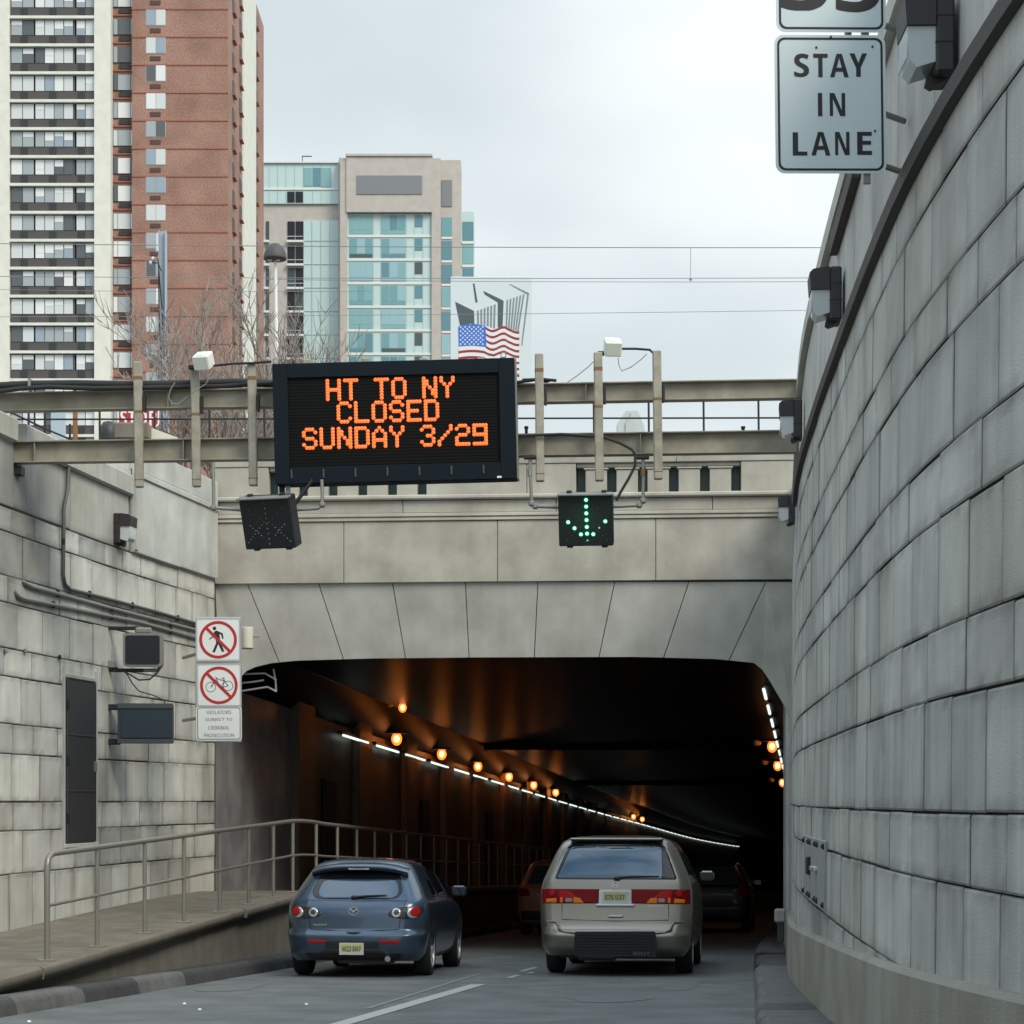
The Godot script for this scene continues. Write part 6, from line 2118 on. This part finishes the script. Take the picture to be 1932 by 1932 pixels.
func brick_tower() -> void:
	var z := 214.0
	var k := z / F
	var o := thing("apartment_tower", "tall red brick and white apartment tower filling the upper left", "building", P(-36, 4.3, z), "", false)
	var X := func(u): return (u - 966) * k + 36.0
	var Y := func(y): return (1510 - y) * k - 4.3
	var topy := -160.0
	var block := func(called: String, u0, u1, y0, y1, d0, d1, m: Material, par: Node3D = null, bev := 0.0):
		return put(called, box(Vector3(X.call(u1) - X.call(u0), Y.call(y0) - Y.call(y1), d1 - d0), Vector3((X.call(u0) + X.call(u1)) / 2, (Y.call(y0) + Y.call(y1)) / 2, (d0 + d1) / 2), bev), m, par if par else o)
	var wall: MeshInstance3D = block.call("wall", 249, 430, topy, 1440, -30.8, 0.0, M.brick)
	block.call("wall", 209, 249, topy, 1440, -20.0, -0.9, M.brick)
	block.call("pier", 179, 210, topy, 1440, -1.5, 0.35, M.tower_white)
	block.call("pier", -40, 19, topy, 1440, -6, 0.35, M.tower_white)
	block.call("wall", -400, -40, topy, 1440, -20, 0.0, M.brick)
	block.call("bay_wall", 19, 179, topy, 1440, -8.0, -1.0, mat("bay_dark", 0.05, 0.05, 0.052, 0.6))
	# pale strip down the side face, floor lines and reveals
	var cx: float = X.call(430)
	put("side_strip", box(Vector3(0.3, Y.call(topy) - Y.call(1440), 11.2), Vector3(cx, (Y.call(topy) + Y.call(1440)) / 2, -16.8)), M.tower_white, o)
	var tones := [mat("pane_bright", 0.62, 0.67, 0.68, 0.2), mat("pane_mid", 0.36, 0.41, 0.44, 0.1), mat("pane_dark", 0.1, 0.115, 0.13, 0.06), mat("pane_blue", 0.3, 0.38, 0.45, 0.08), mat("pane_white", 0.75, 0.78, 0.78, 0.3)]
	var frame := mat("window_frame", 0.09, 0.085, 0.08, 0.6)
	for q in 20:
		var y := -121.0 + 52.6 * q
		if y > 860:
			break
		# floor slab lines
		put("floor_line", box(Vector3(X.call(431) - X.call(249), 0.12, 0.08), Vector3((X.call(249) + X.call(431)) / 2, Y.call(y + 33), 0.03)), M.brick_line, wall)
		block.call("slab_edge", 19, 179, y + 47, y + 52, -1.0, 0.3, M.tower_white)
		block.call("spandrel", 20, 178, y + 30.5, y + 46, -1.0, -0.05, mat("spandrel", 0.075, 0.07, 0.07, 0.6))
		for i in 3:
			block.call("cooler", 39 + 54 * i, 52 + 54 * i, y + 31.5, y + 44, -0.06, 0.02, mat("grille_dark", 0.03, 0.03, 0.032, 0.6))
		for g in [[20.5, 64, 2], [66, 141, 4], [143.5, 178, 2]]:
			var w: MeshInstance3D = block.call("window", g[0], g[1], y + 0.5, y + 30, -1.0, -0.12, frame)
			var st: float = (g[1] - g[0]) / g[2]
			for i in g[2]:
				var tone: Material = tones[[0, 0, 1, 2, 3, 4, 0, 1][rng.randi() % 8]]
				block.call("pane", g[0] + st * i + 0.7, g[0] + st * (i + 1) - 0.7, y + 1.5, y + 29, -0.1, -0.06, tone, w)
				if rng.randf() < 0.4:
					block.call("blind", g[0] + st * i + 1, g[0] + st * (i + 1) - 1, y + 2, y + rng.randf_range(8, 20), -0.06, -0.04, tones[4], w)
		y -= 7
		var rw: MeshInstance3D = block.call("window", 210.5, 249, y, y + 31, -0.95, -0.8, frame)
		for g in [[211.5, 219, 0], [220, 243, 1], [244, 248, 2]]:
			block.call("pane", g[0], g[1], y + 1, y + 30, -0.79, -0.75, tones[rng.randi() % 5], rw)
		block.call("air_conditioner", 222, 243, y + 34, y + 43, -0.95, -0.7, M.grille_dark)
		block.call("floor_line", 210, 249, y + 44, y + 47, -0.95, -0.75, M.brick_line)
		y -= 13
		var bw: MeshInstance3D = block.call("window", 275, 313, y, y + 32, -0.1, 0.03, mat("frame_pale", 0.45, 0.44, 0.4, 0.6))
		for g in [[276.3, 293.6], [294.6, 311.8]]:
			block.call("pane", g[0], g[1], y + 1.3, y + 30.7, 0.03, 0.06, tones[rng.randi() % 5], bw)
		block.call("air_conditioner", 283, 303, y + 37, y + 45, -0.1, 0.06, mat("grille_brown", 0.09, 0.05, 0.045, 0.7))
		# reveals of the windows on the side face
		for zz in [-4.2, -9.8, -23.5]:
			put("side_window", box(Vector3(0.16, 1.35, 1.5), Vector3(cx + 0.02, Y.call(y + 20), zz), 0.0), frame, wall)
			put("side_sill", box(Vector3(0.4, 0.12, 1.7), Vector3(cx + 0.1, Y.call(y + 35), zz)), M.brick_line, wall)
	block.call("base", 19, 330, 775, 1440, -12, -1.1, mat("base_pale", 0.55, 0.58, 0.57, 0.6))


func glass_block() -> void:
	var z := 277.0
	var k := z / F
	var o := thing("apartment_building", "beige and turquoise glass apartment building right of the brick tower", "building", P(-19, 4.3, z), "", false)
	var X := func(u): return (450.8 + u * 0.3 - 966) * k + 19.0
	var Y := func(y): return (1510 - 257.6 - y * 0.3) * k - 4.3
	var block := func(called: String, u0, u1, y0, y1, d0, d1, m: Material, par: Node3D = null):
		return put(called, box(Vector3(X.call(u1) - X.call(u0), Y.call(y0) - Y.call(y1), d1 - d0), Vector3((X.call(u0) + X.call(u1)) / 2, (Y.call(y0) + Y.call(y1)) / 2, (d0 + d1) / 2)), m, par if par else o)
	var teal := [mat("teal_a", 0.16, 0.36, 0.40, 0.08), mat("teal_b", 0.22, 0.43, 0.46, 0.1), mat("teal_c", 0.12, 0.27, 0.33, 0.06), mat("teal_d", 0.3, 0.5, 0.56, 0.1)]
	var pale := mat("pale_glass", 0.52, 0.68, 0.68, 0.25)
	var line := mat("slab_white", 0.72, 0.76, 0.74, 0.6)
	var dark := [mat("dark_pane", 0.03, 0.038, 0.045, 0.06), mat("dark_pane_b", 0.07, 0.1, 0.11, 0.08)]
	var low := 3900
	block.call("wall", 625, 1395, 148, low, -5, 0.0, M.beige)
	block.call("wall", 680, 1215, 133, 490, -2, 1.2, M.beige)
	block.call("parapet", 676, 1219, 128, 142, -1, 1.4, M.beige)
	block.call("wall", 640, 684, 150, low, -1, 1.0, M.beige)
	block.call("wall", 1214, 1270, 150, low, -1, 0.9, M.beige)
	block.call("louvre", 745, 1155, 263, 380, 1.0, 1.3, mat("louvre_grey", 0.21, 0.23, 0.25, 0.6))
	block.call("louvre", 1274, 1340, 275, 440, -0.2, 0.12, M.louvre_grey)
	block.call("wall", -60, 640, 405, low, -18, -1.2, M.beige)
	block.call("wall", -60, 640, 152, 410, -18, -0.9, pale)
	block.call("roof_edge", -60, 625, 148, 156, -1, -0.6, line)
	block.call("wall", 1395, 1478, 455, low, -5, -1.5, pale)
	block.call("roof_rail", 1402, 1460, 432, 455, -3, -2.9, pale)
	block.call("glass_bay", 684, 1214, 492, low, -0.5, 0.5, pale)
	block.call("glass_screen", 402, 624, 515, low, -2, -1.0, pale)
	for i in 4:
		block.call("mullion", 455 + 56 * i, 458 + 56 * i, 515, low, -1.0, -0.9, mat("mullion_pale", 0.42, 0.55, 0.55, 0.5))
	# upper glazed floors of the left wing
	for q in [[405, 455, 185, 300], [462, 510, 185, 300], [516, 574, 185, 305]]:
		block.call("window", q[0], q[1], q[2], q[3], -0.9, -0.8, teal[(q[0] / 7) % 4])
	for q in [[300, 346], [352, 398]]:
		block.call("window", q[0], q[1], 335, 402, -0.9, -0.8, dark[0])
	for u in [185, 238, 290, 345, 400, 460, 513, 575]:
		block.call("mullion", u, u + 3, 156, 405, -0.9, -0.85, M.mullion_pale)
	block.call("slab_line", -60, 625, 312, 324, -0.9, -0.78, line)
	for i in 22:
		var y := 495 + 148 * i
		if y > 2300:
			break
		block.call("slab_line", 684, 1214, y + 132, y + 146, 0.5, 0.62, line)
		for g in [[695, 844], [897, 1050]]:
			var w: MeshInstance3D = block.call("window", g[0], g[1], y + 6, y + 126, 0.45, 0.53, M.mullion_pale)
			for c in 3:
				var st: float = (g[1] - g[0]) / 3.0
				block.call("pane", g[0] + st * c + 2, g[0] + st * (c + 1) - 2, y + 7, y + 100, 0.53, 0.56, teal[rng.randi() % 4], w)
			block.call("lower_pane", g[0] + 2, g[1] - 2, y + 103, y + 125, 0.53, 0.56, teal[(i + 1) % 4] if rng.randf() < 0.7 else dark[1], w)
		block.call("window", 1106, 1154, y + 6, y + (80 if i < 3 else 84), 0.5, 0.56, teal[rng.randi() % 4] if i < 2 else dark[1] if rng.randf() < 0.5 else teal[2])
		for u in [846, 893, 1053, 1103, 1157, 1204]:
			block.call("mullion", u, u + 3, y, y + 132, 0.5, 0.55, M.mullion_pale)
		# narrow right hand windows
		block.call("window", 1274, 1340, y + 14, y + 132, -0.1, 0.06, teal[rng.randi() % 4])
		block.call("slab_line", 1274, 1340, y + 136, y + 150, -0.1, 0.1, line)
		block.call("window", 1405, 1474, y + 22, y + 140, -1.6, -1.42, teal[rng.randi() % 4])
		block.call("slab_line", 1400, 1478, y + 146, y + 162, -1.6, -1.35, line)
		# dark balcony windows of the left wing
		for q in [[300, 346], [352, 398]]:
			block.call("window", q[0], q[1], y + 24, y + 142, -1.2, -1.1, dark[0] if rng.randf() < 0.6 else dark[1] if rng.randf() < 0.6 else teal[2])
		block.call("balcony_slab", 297, 402, y + 147, y + 160, -1.2, -0.6, line)
		block.call("balcony_rail", 299, 400, y + 122, y + 125, -0.7, -0.65, line)
		block.call("window", 164, 184, y + 24, y + 142, -1.2, -1.1, dark[1])
		block.call("balcony_slab", 150, 186, y + 147, y + 160, -1.2, -0.6, line)
		block.call("slab_line", 402, 624, y + 146, y + 150, -1.0, -0.93, M.mullion_pale)
	# roof gear
	for q in [[385, 80, 150, 1], [623, 90, 150, 0], [957, 115, 133, 0], [1355, 128, 148, 0], [1165, 118, 133, 1], [745, 118, 133, 1]]:
		var m: MeshInstance3D = block.call("antenna", q[0] - 2, q[0] + 2, q[1], q[2], -3.0, -2.8, M.black_metal)
		if q[3]:
			block.call("davit_arm", q[0], q[0] + 60, q[1], q[1] + 4, -3.0, -2.8, M.black_metal, m)
